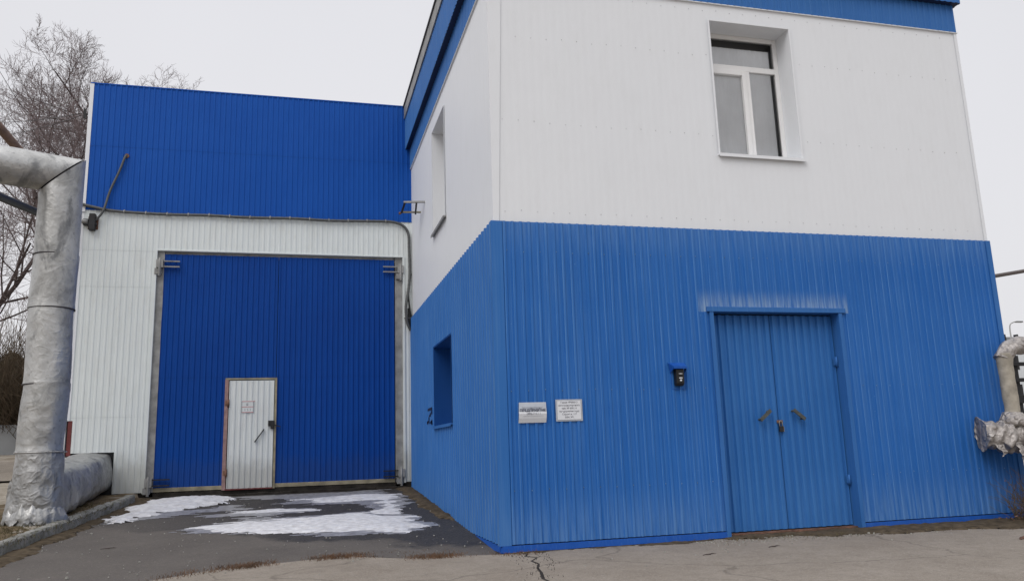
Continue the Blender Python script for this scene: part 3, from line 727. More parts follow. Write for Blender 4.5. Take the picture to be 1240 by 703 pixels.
# wire bracket on office side wall
wb = thing('wall_bracket', 'rusty two-arm wire bracket sticking out of the white side wall next to the conduit', 'bracket', (0, 6.6, 6.3))
mb = MB(); mb.bar((0, 6.0, 6.40), (-.40, 6.3, 6.47), .05, .035); mb.build('upper_arm', M_steel, wb)
mb = MB(); mb.bar((0, 6.62, 6.36), (-.44, 6.55, 6.32), .045, .03); mb.build('lower_arm', M_plank, wb)
mb = MB(); mb.bar((-.38, 6.3, 6.47), (-.43, 6.55, 6.30), .035, .03); mb.build('strut', M_dark, wb)
mb = MB(); mb.bar((-.16, 6.15, 6.42), (-.12, 6.6, 6.31), .035, .03); mb.build('strut', M_dark, wb)
mb = MB(); mb.tube([(-.44, 6.55, 6.30), (-.48, 6.55, 6.29)], .03, 8); mb.build('insulator', M_rusty, wb)

# ================================================================== BIG INSULATED PIPE (left)
hp = thing('heating_pipe', 'huge crumpled silver insulated heating pipe rising from the verge and turning left at the top', 'pipe', (-6.38, 4.2, .3))
CR = Vector((-6.385, 4.2, 0)); RR = .325
hdir = Vector((-.905, -.426, -.0)).normalized(); C0 = Vector((-6.385, 4.2, 6.0))
nm = (hdir-Vector((0, 0, -1))).normalized()
def jacket(rings, name, mat, seed, wob, parent=hp, n=72, sq=0):
    """rings: list of (centre, axis, radius, plane or None)"""
    mb = MB(); vs = []
    for (c, ax, r, pl, wo) in rings:
        ref = Vector((0, 1, 0)) if abs(ax.y) < .7 else Vector((0, 0, 1))
        a = ax.cross(ref).normalized(); b = ax.cross(a)
        for j in range(n):
            an = 2*math.pi*j/n; v = a*math.cos(an)+b*math.sin(an)
            if sq: v = v*(1+sq*((abs(math.cos(an))**4.5+abs(math.sin(an))**4.5)**(-1/4.5)-1))
            q = c+v*r
            w = wo*(noise.noise(q*1.7+Vector((seed, 0, 0)))*1.3+noise.noise(q*4.3+Vector((0, seed, 0)))*.9+noise.noise(q*11)*.35)
            cr_ = 0
            for sc_, am in ((3.1, .5), (6.3, .3)): cr_ += am*max(0, 1-abs(noise.noise(q*sc_+Vector((seed*2, 1, 0))))*7)
            p = c+v*r*(1+w+cr_*wo*.30)
            if pl is not None:
                s = -(p-C0).dot(nm)/ax.dot(nm)
                p = p+ax*(s+pl)
            vs.append(p)
    k = len(rings); fs = [[i*n+j, i*n+(j+1) % n, (i+1)*n+(j+1) % n, (i+1)*n+j] for i in range(k-1) for j in range(n)]
    mb.add(vs, fs, True)
    mb.add([vs[j] for j in range(n)], [list(range(n))]); mb.add([vs[(k-1)*n+j] for j in range(n)], [list(range(n))])
    return mb.build(name, mat, parent)
UP = Vector((0, 0, 1)); DN = -UP
zs = [.33, 1.45, 2.50, 3.72, 4.60]
for i in range(len(zs)):
    z0 = zs[i]; z1 = zs[i+1]+.02 if i+1 < len(zs) else None
    r = RR+.006*(i % 2)
    if i == 0:
        rings = [(CR+Vector((0, -.02, z)), UP, RR+.06*max(0, 1-(z-.33)/1.3), None, .045+.07*max(0, 1-(z-.33)/.9)) for z in [.33+.03*k for k in range(39)]]
        jacket(rings, 'riser_base', M_foil_base, 3, .1)
    elif z1:
        rings = [(CR+Vector((.012*math.sin(z*3), 0, z)), UP, r+(.008 if z < z0+.05 else 0), None, .014 if i > 1 else .035) for z in [z0+(z1-z0)*k/20 for k in range(21)]]
        jacket(rings, 'riser_jacket', M_foil, i*5, .03)
    else:
        rings = [(CR+Vector((0, 0, z)), UP, r, None, .02) for z in [z0+(5.35-z0)*k/12 for k in range(12)]] + [(CR+Vector((0, 0, 5.4)), UP, r, None, .02), (C0, UP, r, -.02, .02)]
        jacket(rings, 'riser_jacket', M_foil, 11, .02)
# band rings on the riser
for z in zs[1:]:
    mb = MB(); mb.tube([CR+Vector((0, 0, z-.012)), CR+Vector((0, 0, z+.006))], RR+.012+(.03 if z < 2 else 0), 40); mb.build('band', M_foil_dark if z > 2 else M_foil_base, hp)
# horizontal run
rings = [(C0, hdir, RR-.015, .02, .015)]+[(C0+hdir*(.75+.25*k), hdir, RR-.015, None, .02) for k in range(14)]
jacket(rings, 'overhead_run', M_foil, 17, .02)
rings = [(C0+hdir*(4.0+.3*k), hdir, RR-.003, None, .02) for k in range(20)]
jacket(rings, 'overhead_run', M_foil, 23, .02)
mb = MB(); mb.tube([C0-UP*.9, C0-UP*.05, C0+hdir*.05, C0+hdir*.9], RR*.86, 28); mb.build('insulation_core', M_foil_dark, hp)
# low run to the wall
lo0 = Vector((-6.42, 4.25, .76)); lo1 = Vector((-6.53, 8.20, 1.05)); ax = (lo1-lo0).normalized()
rings = [(lo0.lerp(lo1, k/90), ax, .40+.0*(k/90)+.010*math.sin(k*.35), None, .065) for k in range(91)]
jacket(rings, 'low_run', M_foil_base, 31, .07, sq=.75)
# torn foot of the jacket: a curled skirt of sheet
mb = MB(); vs = []; K = 40
for k in range(K+1):
    a = -2.95+k*.075; q = Vector((math.cos(a)*2, math.sin(a)*2, 0))
    f = noise.noise(q*1.9); g2 = noise.noise(q*4.5+Vector((3, 0, 0)))
    r0 = RR+.075+.05*max(0, f); z0 = .36+.16*max(0, noise.noise(q*2.3+Vector((9, 0, 0))))+.03*g2
    for (dr, dz) in ((.035*(1+g2), 0), (.05+.05*f, .05), (.02+.02*g2, .14), (-.035, .24)):
        vs.append((CR.x+(r0+dr)*math.cos(a), CR.y-.02+(r0+dr)*math.sin(a), z0+dz))
mb.add(vs, [(k*4+m, (k+1)*4+m, (k+1)*4+m+1, k*4+m+1) for k in range(K) for m in range(3)], True)
mb.build('torn_foot', M_foil_base, hp)
# thinner pipes beyond
mb = MB()
def pipe_thing(name, label, pts, r, mat):
    t = thing(name, label, 'pipe', pts[0])
    mb = MB(); mb.tube(pts, r, 16); mb.build('tube', mat, t)
    mb = MB(); a = Vector(pts[0]); b = Vector(pts[1]); d = (b-a).normalized(); mb.tube([a+d*.04, a+d*.10], r*1.35, 16); mb.build('flange', M_dark, t)
pa = Vector((-7.06, 9.6, 6.62)); pb = Vector((-8.0, 6.0, 7.46))
pipe_thing('steel_pipe', 'rust-brown bare pipe slanting up behind the silver overhead pipe', [pa, Vector((-7.34, 9.3, 6.60)), pb, pb+(pb-Vector((-7.34, 9.3, 6.6)))*1.2], .085, M_brownpipe)
pb = Vector((-7.55, 5.0, 5.82))
pipe_thing('steel_pipe', 'blackish bare pipe slanting out from under the silver overhead pipe', [Vector((-7.06, 9.5, 6.4)), Vector((-7.33, 9.3, 6.40)), pb, pb+(pb-Vector((-7.33, 9.3, 6.4)))*1.2], .075, M_dark)

# overhead wires at the hall's corner
wi = thing('overhead_wires', 'thin overhead wires running left from the upper corner of the hall', 'wires', (-7.1, D, 8.7))
def wire(a, b, r, sag, mat):
    a = Vector(a); b = Vector(b); pts = [a.lerp(b, t/20)-Vector((0, 0, sag*4*(t/20)*(1-t/20))) for t in range(21)]
    mb = MB(); mb.tube(pts, r, 6); mb.build('wire', mat, wi)
wire((-7.16, D, 8.74), (-18.2, 25.6, 15.9), .007, .5, M_black)
wire((-7.16, D, 8.70), (-18.2, 25.6, 15.3), .006, .7, M_black)
wire((-7.08, D, 9.17), (-18.2, 25.6, 14.6), .006, .3, M_steel)
mb = MB(); mb.box((-7.15, D-.02, 8.62), (-7.10, D+.03, 8.84)); mb.box((-7.12, D-.01, 8.7), (-7.04, D+.02, 8.74)); mb.build('insulator', M_black, wi)

# ================================================================== RIGHT-HAND PIPE AND RACK
rp = thing('wrapped_pipe', 'pipe lagged in torn foil and beige wrap at the right end of the blue wall', 'pipe', (7.9, -.35, 1.2))
mb = MB()
hpts = [Vector((7.22, -.24, 1.24)), Vector((7.30, -.27, 1.24)), Vector((7.45, -.30, 1.23)), Vector((7.6, -.33, 1.22)), Vector((7.8, -.38, 1.20)), Vector((8.0, -.42, 1.17)), Vector((8.3, -.5, 1.12)), Vector((8.8, -.65, 1.0)), Vector((9.6, -.9, .9)), Vector((10.8, -1.3, .9))]
hp2 = smooth_path(hpts, 6)
n_ = 56; vs = []; K = 120
fine = []
for k in range(K):
    f = k/(K-1)*(len(hp2)-1)*.9; a_ = min(int(f), len(hp2)-2); fine.append(hp2[a_].lerp(hp2[a_+1], f-a_))
for k, c in enumerate(fine):
    t = (fine[min(k+1, K-1)]-fine[max(k-1, 0)]).normalized(); a_ = t.cross(Vector((0, 0, 1))).normalized(); b_ = t.cross(a_); sl_ = (c-fine[0]).length
    for q in range(n_):
        an = 2*math.pi*q/n_; dr = a_*math.cos(an)+b_*math.sin(an); P_ = c+dr*.2
        rr = .205+.018*math.sin(sl_*42+an*2+3*noise.noise(P_*3))+.045*noise.noise(P_*4.5)+.02*noise.noise(P_*13)+.05*max(0, 1-sl_/.12)*(.5+noise.noise(P_*9))
        if b_.dot(dr) and dr.z < -.2: rr += .05*max(0, noise.noise(Vector((sl_*5, 2, 0))))+.03*math.exp(-((sl_-.75)/.3)**2)
        sh_ = t*(.05*noise.noise(P_*10)) if k == 0 else Vector((0, 0, 0))
        vs.append(c+dr*rr+sh_)
mb.add(vs, [(k*n_+q, k*n_+(q+1) % n_, (k+1)*n_+(q+1) % n_, (k+1)*n_+q) for k in range(K-1) for q in range(n_)], True)
mb.add(vs[:n_], [list(range(n_))])
mb.build('foil_wrap', M_wrap, rp)
def rag(p, w, l, seed):
    mb = MB(); vs = []; p = Vector(p)
    for k in range(9):
        f = k/8
        for q in range(5):
            g = q/4-.5
            vs.append(p+Vector((g*w*(1-.45*f)+.05*noise.noise(Vector((f*3, seed, 0))), -.02-.05*math.sin(f*2)+.05*noise.noise(Vector((f*5, g*5, seed))), -f*l*(1+.4*noise.noise(Vector((g*5, seed, 1)))))))
    mb.add(vs, [(k*5+q, k*5+q+1, (k+1)*5+q+1, (k+1)*5+q) for k in range(8) for q in range(4)], True)
    mb.build('torn_rag', M_wrap, rp)
rag((7.78, -.56, 1.10), .16, .32, 1); rag((7.92, -.60, 1.06), .20, .42, 2.5); rag((7.60, -.50, 1.08), .12, .20, 4.2); rag((8.1, -.62, 1.05), .2, .38, 6.1); rag((7.30, -.44, 1.10), .12, .16, 8.3)
mb = MB(); mb.tube(smooth_path([(7.68, -.36, 1.32), (7.70, -.37, 1.6), (7.70, -.37, 2.0), (7.70, -.37, 2.42)], 10), .105, 28, wob=.22, seed=9); mb.build('riser', M_wrap2, rp)
mb = MB(); mb.tube([(7.69, -.37, 1.36), (7.69, -.37, 1.45), (7.70, -.37, 1.55)], [.19, .17, .12], 32, wob=.45, seed=2); mb.build('tie_band', M_wrap, rp)
mb = MB(); mb.tube(smooth_path([(7.68, -.37, 2.33), (7.74, -.37, 2.44), (7.86, -.37, 2.52), (8.05, -.38, 2.55), (8.5, -.40, 2.56), (10.5, -.5, 2.6)], 6), .112, 32, wob=.5, seed=12); mb.build('elbow_wrap', M_wrap, rp)
rk = thing('steel_rack', 'dark steel pipe rack with three crossbars beyond the wrapped pipe at the right edge', 'rack', (9.1, .7, 0))
for x in (8.95, 9.45):
    mb = MB(); mb.box((x-.04, .62, -.1), (x+.04, .70, 2.72)); mb.build('post', M_dark, rk, .004)
for i, z in enumerate((2.33, 2.07, 1.72, 1.0)):
    mb = MB(); mb.box((8.82, .56, z), (9.9, .62, z+(.13 if i == 2 else .06))); mb.build('crossbar', M_dark, rk, .004)
for x in (8.86, 9.12):
    mb = MB(); mb.bar((x, .66, 2.6), (x-.03, .66, 2.86), .05, .05); mb.bar((x-.08, .66, 2.76), (x, .66, 2.68), .05, .04); mb.build('bolt_stub', M_dark, rk)
# far thin pipe crossing to the right
fp = thing('service_pipe', 'thin grey-brown overhead pipe running right from behind the blue building', 'pipe', (8.1, 3.5, 3.9))
mb = MB(); mb.tube([(8.08, 3.6, 3.93), (9.6, 3.4, 4.17), (14.0, 3.0, 4.85)], .04, 12); mb.build('tube', M_pipegrey, fp)
mb = MB(); mb.tube([(8.085, 3.6, 3.93), (8.12, 3.6, 3.935)], .07, 12); mb.build('wall_flange', M_dark, fp)
# shrub
def twigs(mb, base, n, hgt, spread, r=.004, seg=3, bend=.3):
    for k in range(n):
        a = random.uniform(0, 6.28); d = Vector((math.cos(a)*spread*random.random(), math.sin(a)*spread*random.random(), 1)).normalized()
        p = Vector(base)+Vector((random.uniform(-1, 1), random.uniform(-1, 1), 0))*spread*.3; pts = [p.copy()]
        hh = hgt*random.uniform(.4, 1)
        for i in range(seg):
            d = (d+Vector((random.uniform(-bend, bend), random.uniform(-bend, bend), random.uniform(-bend*.5, bend*.3)))).normalized()
            p = p+d*hh/seg; pts.append(p.copy())
        mb.tube(pts, [r*(1-.6*i/seg) for i in range(seg+1)], 3, cap=False, smooth=False)
sh = thing('dry_shrub', 'leafless brown shrub at the foot of the wrapped pipe on the far right', 'shrub', (7.6, -.65, 0))
mb = MB(); twigs(mb, (7.62, -.55, 0), 130, .9, .7, .005, 5, .5); twigs(mb, (7.95, -.55, 0), 90, .8, .6, .005, 5, .5); mb.build('twigs', M_scrub, sh)
mb = MB()
for k in range(260):
    p = Vector((7.62+random.gauss(0, .22), -.55+random.gauss(0, .15), abs(random.gauss(.1, .22)))); s = random.uniform(.01, .028)
    d = Vector((random.uniform(-1, 1), random.uniform(-1, 1), random.uniform(-1, 1)))*s; e = Vector((random.uniform(-1, 1), random.uniform(-1, 1), random.uniform(-1, 1)))*s
    mb.add([p, p+d, p+d+e, p+e], [(0, 1, 2, 3)])
mb.build('dead_leaves', M_rusty, sh)

# ================================================================== GROUND
def kx(y):   # front face line of the kerb
    pts = [(-30, -9.5), (-6, -7.4), (-2, -6.6), (1.9, -6.15), (2.5, -6.09), (3.45, -5.97), (4.3, -5.86), (5.66, -5.76), (6.6, -5.62), (9, -5.5), (80, -5.5)]
    for (a, b), (c, d) in zip(pts, pts[1:]):
        if a <= y <= c: return b+(d-b)*(y-a)/(c-a)
    return -5.5
mb = MB()
dus = [-1500, -500, -200, -100, -60, -40, -30, -22, -16, -12, -9, -7, -5.5, -4.5, -3.6, -2.8, -2.2, -1.7, -1.2, -.9, -.6, -.4, -.25, -.1, -.06, .5, 2, 4, 6, 9, 14, 25, 50, 100, 200, 500, 1500]
ys = [-1500, -500, -150, -60, -30, -20, -14, -9, -5, -2, 0]+[.3*i for i in range(1, 28)]+[8.8, 9.6, 10.5, 12, 14, 17, 21, 26, 32, 40, 50, 62, 90, 150, 300, 600, 1500]
vs = []
for y in ys:
    for du in dus:
        x = kx(y)+du if -40 < du < 2 else du-5.8
        z = gz(x, y)-.03
        if du < -.08: z += .15+.03*noise.noise(Vector((x*.9, y*.9, 0)))+(.02*noise.noise(Vector((x*4, y*4, 0))) if du > -9 else 0)
        vs.append((x, y, z))
n = len(dus)
mb.add(vs, [(i*n+j, i*n+j+1, (i+1)*n+j+1, (i+1)*n+j) for i in range(len(ys)-1) for j in range(n-1)], True)
structure('ground', mb, M_soil)
# joint between apron and asphalt
def jy(x):
    pts = [(-60, -6), (-6.8, -1.2), (-4.0, -.29), (-3.56, .10), (-3.03, .27), (-1.87, .50), (-1.21, .10), (-.51, .05), (-.04, -.10), (0.3, -.16)]
    for (a, b), (c, d) in zip(pts, pts[1:]):
        if a <= x <= c: return b+(d-b)*(x-a)/(c-a)+.03*noise.noise(Vector((x*4, 1, 0)))
    return -.1
mb = MB(); nx = 70; ny = 30; vs = []
for i in range(nx+1):
    for j in range(ny+1):
        t = j/ny
        # x from kerb to wall
        u = i/nx
        yb = 8.2
        xg = -6.6+u*6.62
        y0 = jy(xg); y = y0+(yb-y0)*t
        x = kx(y)-.03+(0.02-(kx(y)-.03))*u
        vs.append((x, y, gz(x, y)+.001*0))
mb.add(vs, [(i*(ny+1)+j, (i+1)*(ny+1)+j, (i+1)*(ny+1)+j+1, i*(ny+1)+j+1) for i in range(nx) for j in range(ny)], True)
structure('asphalt_yard', mb, M_asphalt)
mb = MB(); xs = [-60, -30, -15, -9, -7.5]+[-6.8+.1*i for i in range(70)]+[.2, .3]
vs = []
for x in xs:
    y0 = jy(x)-.012
    for y in (y0, y0-.3, y0-1.5, -5, -12, -60): vs.append((x, y if y < y0+.001 else y0-.31, gz(x, y)+.004))
n = 6; mb.add(vs, [(i*n+j, i*n+j+1, (i+1)*n+j+1, (i+1)*n+j) for i in range(len(xs)-1) for j in range(n-1)])
mb.add([(.3, -60, .004), (40, -60, .004), (40, .1, .004), (.3, .1, .004)], [(0, 1, 2, 3)])
structure('concrete_apron', mb, M_apron)
# road beyond the verge, left
mb = MB(); mb.add([(-60, 13, gz(-60, 13)+.17), (-7.2, 13, gz(-9, 13)+.17), (-7.2, 24, gz(-9, 24)+.17), (-60, 24, gz(-60, 24)+.17)], [(0, 1, 2, 3)]); structure('dirt_road', mb, M_apron)

# brown verge just behind the kerb
mb = MB(); vs = []
for q in range(34):
    yy = -1.5+q*.29
    for du in (-.13, -.3, -.6, -1.0, -1.5, -2.1+.3*h2(q, 4)):
        x = kx(yy)+du; vs.append((x, min(yy, 8.12), gz(x, yy)+.135+.03*noise.noise(Vector((x*3, yy*3, 0)))))
mb.add(vs, [(q*6+m, (q+1)*6+m, (q+1)*6+m+1, q*6+m+1) for q in range(33) for m in range(5)], True)
structure('verge', mb, M_verge)
# kerb stones
y = -3.2; i = 0
kl = ['kerb stone nearest the camera at the left frame edge', 'cracked kerb stone beside the foot of the silver pipe', 'mossy kerb stone in front of the riser base', 'kerb stone under the bend of the silver pipe', 'kerb stone alongside the low silver run', 'kerb stone close to the hall wall', 'last kerb stone by the left gate hinge']
stones = []
while y < 7.4:
    y2 = y+.98
    stones.append((y, y2-.025)); y = y2
lab = {0: 'worn kerb stone outside the left, third before the pipe foot'}
kt = ['worn kerb stone at the road end of the row', 'kerb stone second from the road end of the row', 'kerb stone third from the road end of the row', 'kerb stone fourth from the road end of the row', 'pale kerb stone where the row enters the picture at left', 'chipped kerb stone just in front of the torn foot of the silver pipe', 'kerb stone beside the base of the silver riser', 'kerb stone below the start of the low silver run', 'mossy kerb stone midway along the low silver run', 'kerb stone near the open end of the low silver run', 'last kerb stone of the row, closest to the white hall wall']
for i, (a, b) in enumerate(stones):
    mb = MB(); k = 8; vs = []
    for q in range(k+1):
        yy = a+(b-a)*q/k; x = kx(yy)+.010*h2(i*3.3, 1); z = gz(x, yy)
        j = lambda s: .016*h2(yy*7+s, i*1.9+s)
        top = z+.165+.012*h2(i*2.7, 3)
        vs += [(x+j(1), yy, z-.08), (x-.004+j(2), yy, top-.025+j(3)), (x-.028+j(4), yy, top+j(5)), (x-.15+j(6), yy, top+j(7)), (x-.155, yy, z-.08)]
    mb.add(vs, [(q*5+m, q*5+m+1, (q+1)*5+m+1, (q+1)*5+m) for q in range(k) for m in range(4)]+[(4, 3, 2, 1, 0), tuple(k*5+m for m in range(5))])
    o = mb.build('kerb_stone', M_kerb, None, .004, loc=(kx((a+b)/2)-.07, (a+b)/2, gz(-6, (a+b)/2)))
    o['label'] = kt[min(i, len(kt)-1)]; o['category'] = 'kerb stone'; o['group'] = 'kerb stones beside the yard'

# irregular low heaps: snow, slush, dirt
def inside_dist(x, y, poly):
    ins = False; best = 1e9; n = len(poly)
    for i in range(n):
        x1, y1 = poly[i]; x2, y2 = poly[(i+1) % n]
        if (y1 > y) != (y2 > y) and x < (x2-x1)*(y-y1)/(y2-y1)+x1: ins = not ins
        dx, dy = x2-x1, y2-y1; t = max(0, min(1, ((x-x1)*dx+(y-y1)*dy)/(dx*dx+dy*dy+1e-9)))
        d = math.hypot(x-x1-t*dx, y-y1-t*dy); best = min(best, d)
    return best if ins else -best
def heap(name, polys, mat, hmax, wid, step, nz_, label, cat, streak=(1, 1), lift=.004, thr=0.):
    mb = MB(); idx = {}; cells = []
    x0 = min(p[0] for q, h in polys for p in q)-.3; x1 = max(p[0] for q, h in polys for p in q)+.3
    y0 = min(p[1] for q, h in polys for p in q)-.3; y1 = max(p[1] for q, h in polys for p in q)+.3
    H = {}
    nx = int((x1-x0)/step)+1; ny = int((y1-y0)/step)+1
    for i in range(nx+1):
        for j in range(ny+1):
            x = x0+i*step; y = y0+j*step; best = -1
            q = Vector((x*streak[0], y*streak[1], 0))
            nn = nz_*(noise.noise(q*1.6)+.6*noise.noise(q*4.1+Vector((5, 0, 0)))+.35*noise.noise(q*10+Vector((0, 9, 0)))+.25*noise.noise(q*24))
            for poly, hs in polys:
                d = inside_dist(x, y, poly)
                if d > -.35:
                    d += nn-thr
                    h = hs*hmax*(1-math.exp(-max(d, -.05)/wid)) if d > -.05 else -1
                    best = max(best, h)
            if best > -.5: H[(i, j)] = best
    for (i, j), h in H.items():
        ks = [(i, j), (i+1, j), (i+1, j+1), (i, j+1)]
        if all(k in H for k in ks) and max(H[k] for k in ks) > 0:
            f = []
            for k in ks:
                if k not in idx:
                    x = x0+k[0]*step; y = y0+k[1]*step; hh = H[k]
                    idx[k] = len(mb.v); mb.v.append(Vector((x, y, gz(x, y)+lift+max(hh, -.02)*(1 if hh > 0 else 1)+(.012*noise.noise(Vector((x*9, y*9, 3))) if hh > .01 else 0))))
                f.append(idx[k])
            mb.f.append(f); mb.sm.append(True)
    o = mb.build(name, mat, kind='stuff'); o['label'] = label; o['category'] = cat; return o
S1 = [(-5.45, 4.95), (-5.6, 6.9), (-5.2, 7.9), (-4.5, 8.0), (-4.1, 7.9), (-3.72, 7.42), (-3.97, 6.6), (-4.52, 6.1), (-4.95, 5.4), (-5.34, 4.75)]
S2 = [(-4.09, 3.5), (-3.25, 3.97), (-2.48, 4.05), (-1.38, 4.44), (-.76, 3.67), (-.62, 2.69), (-.91, 2.05), (-1.53, 2.36), (-2.24, 2.47), (-3.18, 2.8)]
S3 = [(-2.56, 6.75), (-1.85, 6.9), (-1.17, 7.35), (-.36, 6.95), (-.65, 5.84), (-.7, 4.39), (-.63, 3.62), (-1.39, 4.1), (-1.0, 5.16), (-1.05, 5.95), (-1.87, 6.05)]
S4 = [(-3.6, 5.35), (-2.9, 5.45), (-2.19, 5.34), (-2.13, 4.95), (-3.03, 4.95), (-3.6, 5.1)]
heap('snow', [(S1, 1.0), (S2, .40), (S3, .30), (S4, .2)], M_snow, .13, .55, .03, .26, 'half-melted patches of old white snow on the asphalt before the gate', 'snow', (.40, 1.9), thr=-.01)
heap('slush', [([(-5.6, 4.4), (-5.5, 5.5), (-4.6, 6.2), (-3.6, 6.6), (-3.2, 5.7), (-4.4, 5.2), (-5.2, 4.5)], .4), ([(-4.2, 4.6), (-3.9, 5.3), (-2.2, 5.6), (-2.0, 4.8), (-3, 4.4)], .4), ([(-4.4, 3.3), (-4.2, 3.9), (-1.4, 4.6), (-.6, 4.2), (-.35, 2.5), (-1, 1.75), (-3.2, 2.6)], .5), ([(-2.8, 6.0), (-2.8, 7.2), (-.2, 7.4), (-.3, 5), (-1.2, 4.2), (-1.4, 5.5)], .4), ([(-2.6, 6.9), (-3.6, 7.3), (-4.0, 7.9), (-.6, 7.95), (-.4, 6.9)], .3)], M_slush, .015, .2, .04, .32, 'thin grey slush at the edges of the snow', 'slush', (.5, 1.8), lift=.003, thr=.12)
heap('dirt_by_side_wall', [([(.0, 2.6), (-.22, 3.2), (-.30, 4.8), (-.35, 6.5), (-.45, 8.1), (.0, 8.1)], 1.0)], M_dirt, .045, .12, .04, .10, 'brown grit banked against the side wall of the office', 'dirt')
heap('dirt_by_front_wall', [([(3.0, .14), (2.7, -.14), (3.6, -.36), (5.0, -.62), (6.2, -.85), (8.8, -1.05), (8.8, 0.1)], 1.0), ([(.0, .0), (.0, -.10), (2.9, -.14), (2.9, 0)], .4)], M_dirt, .035, .12, .035, .24, 'brown soil and litter along the foot of the front wall', 'dirt')
heap('kerb_gutter_dirt', [([(-6.25, 0.9), (-5.92, 1.2), (-5.66, 4.2), (-5.45, 5.6), (-5.25, 7.0), (-5.2, 8.0), (-5.6, 8.0), (-5.8, 5.6)], 1.0)], M_dirt, .03, .1, .035, .18, 'dark leaf dirt in the gutter of the kerb', 'dirt')
heap('gate_corner_soil', [([(-7.0, 7.0), (-5.9, 6.9), (-5.5, 7.6), (-5.2, 8.15), (-7.0, 8.15)], 1.0)], M_dirt, .14, .3, .06, .12, 'soil heaped beneath the white wall left of the gate', 'dirt')

# weeds along the joint, pebbles and scraps
mb = MB()
for k in range(2600):
    x = random.uniform(-4.4, .25); dens = max(0, noise.noise(Vector((x*1.8, 3, 0)))+.12)
    if random.random() > dens*2.2: continue
    yy = jy(x)+random.gauss(0, .030); h = random.uniform(.02, .065)
    twigs(mb, (x, yy, gz(x, yy)), 3, h, .6, .003, 2, .6)
for k in range(160):
    t = random.random(); x = -3.03+t*2.4; yy = .40+.22*math.sin(t*3)+random.gauss(0, .02)
    if noise.noise(Vector((x*3, 7, 0))) < .0: continue
    twigs(mb, (x, yy, gz(x, yy)), 2, .025, .6, .003, 2, .6)
o = mb.build('joint_weeds', M_weed, kind='stuff'); o['label'] = 'dry reddish weeds growing in the joint between asphalt and concrete'; o['category'] = 'weeds'
mb = MB()
for k in range(1500):
    x = random.uniform(2.9, 8.3); yy = -abs(random.gauss(0, .22))+.02
    if noise.noise(Vector((x*1.7, 13, 0))) < -.15: continue
    twigs(mb, (x, min(yy, -.09 if x > 5.15 else .05), .015), 1, random.uniform(.015, .06), 1.6, .003, 2, .8)
for k in range(2600):
    yy = random.uniform(1.2, 6.5); x = kx(yy)-.18-abs(random.gauss(0, .5)); 
    twigs(mb, (x, yy, gz(x, yy)+.12), 1, random.uniform(.03, .13), 1.2, .004, 2, .8)
o = mb.build('dead_grass', M_moss, kind='stuff'); o['label'] = 'dead grass on the verge and at the foot of the front wall'; o['category'] = 'grass'
mb = MB()
for k in range(1100):
    if random.random() < .45: x = random.uniform(2.5, 8.4); yy = -.12-abs(random.gauss(0, .3))
    elif random.random() < .4: yy = random.uniform(2, 8); x = kx(yy)+abs(random.gauss(.1, .2))
    else: yy = random.uniform(-2.5, 7.5); x = random.uniform(-5.5, -.1) if yy > 0 else random.uniform(-5, 8)
    s = random.uniform(.004, .016) * (1.6 if random.random() < .06 else 1); z = gz(x, yy)+.004
    vs = [(x+s*random.uniform(.6, 1.2)*math.cos(a), yy+s*random.uniform(.6, 1.2)*math.sin(a), z) for a in (0, 1.25, 2.5, 3.8, 5.0)]
    vs += [((v[0]-x)*.6+x, (v[1]-yy)*.6+yy, z+s*.9) for v in vs]
    mb.add(vs, [(5, 6, 7, 8, 9)]+[(i, (i+1) % 5, 5+(i+1) % 5, 5+i) for i in range(5)])
o = mb.build('pebbles', M_concrete, kind='stuff'); o['label'] = 'scattered pebbles and crumbs of concrete on the ground'; o['category'] = 'pebbles'
# open crack in the apron below the corner
mb = MB(); pts = [(.20, -.12), (.24, -.25), (.17, -.42), (.26, -.6), (.12, -.85), (.13, -1.1), (.03, -1.4), (-.02, -1.7), (-.12, -2.1), (-.1, -2.6)]
for (a, b), (c, d) in zip(pts, pts[1:]):
    w = .012+.012*abs(h2(a*9, b*5)); mb.add([(a-w, b, .0065), (a+w, b, .0065), (c+w, d, .0065), (c-w, d, .0065)], [(0, 3, 2, 1)])
for k in range(120):
    i = random.randrange(len(pts)-1); t = random.random(); x = pts[i][0]*(1-t)+pts[i+1][0]*t; yy = pts[i][1]*(1-t)+pts[i+1][1]*t
    twigs(mb, (x+random.gauss(0, .02), yy, .006), 1, random.uniform(.01, .03), .8, .004, 2, .7)
o = mb.build('apron_crack', M_plinth, kind='stuff'); o['label'] = 'dark crack filled with dirt running from the building corner across the concrete'; o['category'] = 'crack'
# stray scraps on the apron
for i, (x, yy, rz, lb) in enumerate(((6.0, -1.9, .2, 'dark reddish scrap on the concrete at lower right'), (3.1, -1.1, -.5, 'small dark twig on the concrete below the double door'), (-4.9, 2.1, .1, 'small dark twig on the asphalt near the kerb'), (2.1, -1.35, .3, 'dark twig on the concrete left of the double door'))):
    mb = MB(); z = gz(x, yy)+.012; pts = [Vector((x-.10, yy-.03, z)), Vector((x-.05, yy+.01, z+.0)), Vector((x, yy, z+.002)), Vector((x+.05, yy+.03, z+.005)), Vector((x+.09, yy+.015, z))]
    mb.tube(pts, [.003, .005, .007, .005, .002] if i else [.01, .022, .028, .022, .01], 6, smooth=False)
    o = mb.build('dead_twig' if i else 'leaf_scrap', M_bark if i else M_rusty, None, loc=(x, yy, gz(x, yy))); o['label'] = lb; o['category'] = 'twig' if i else 'debris'

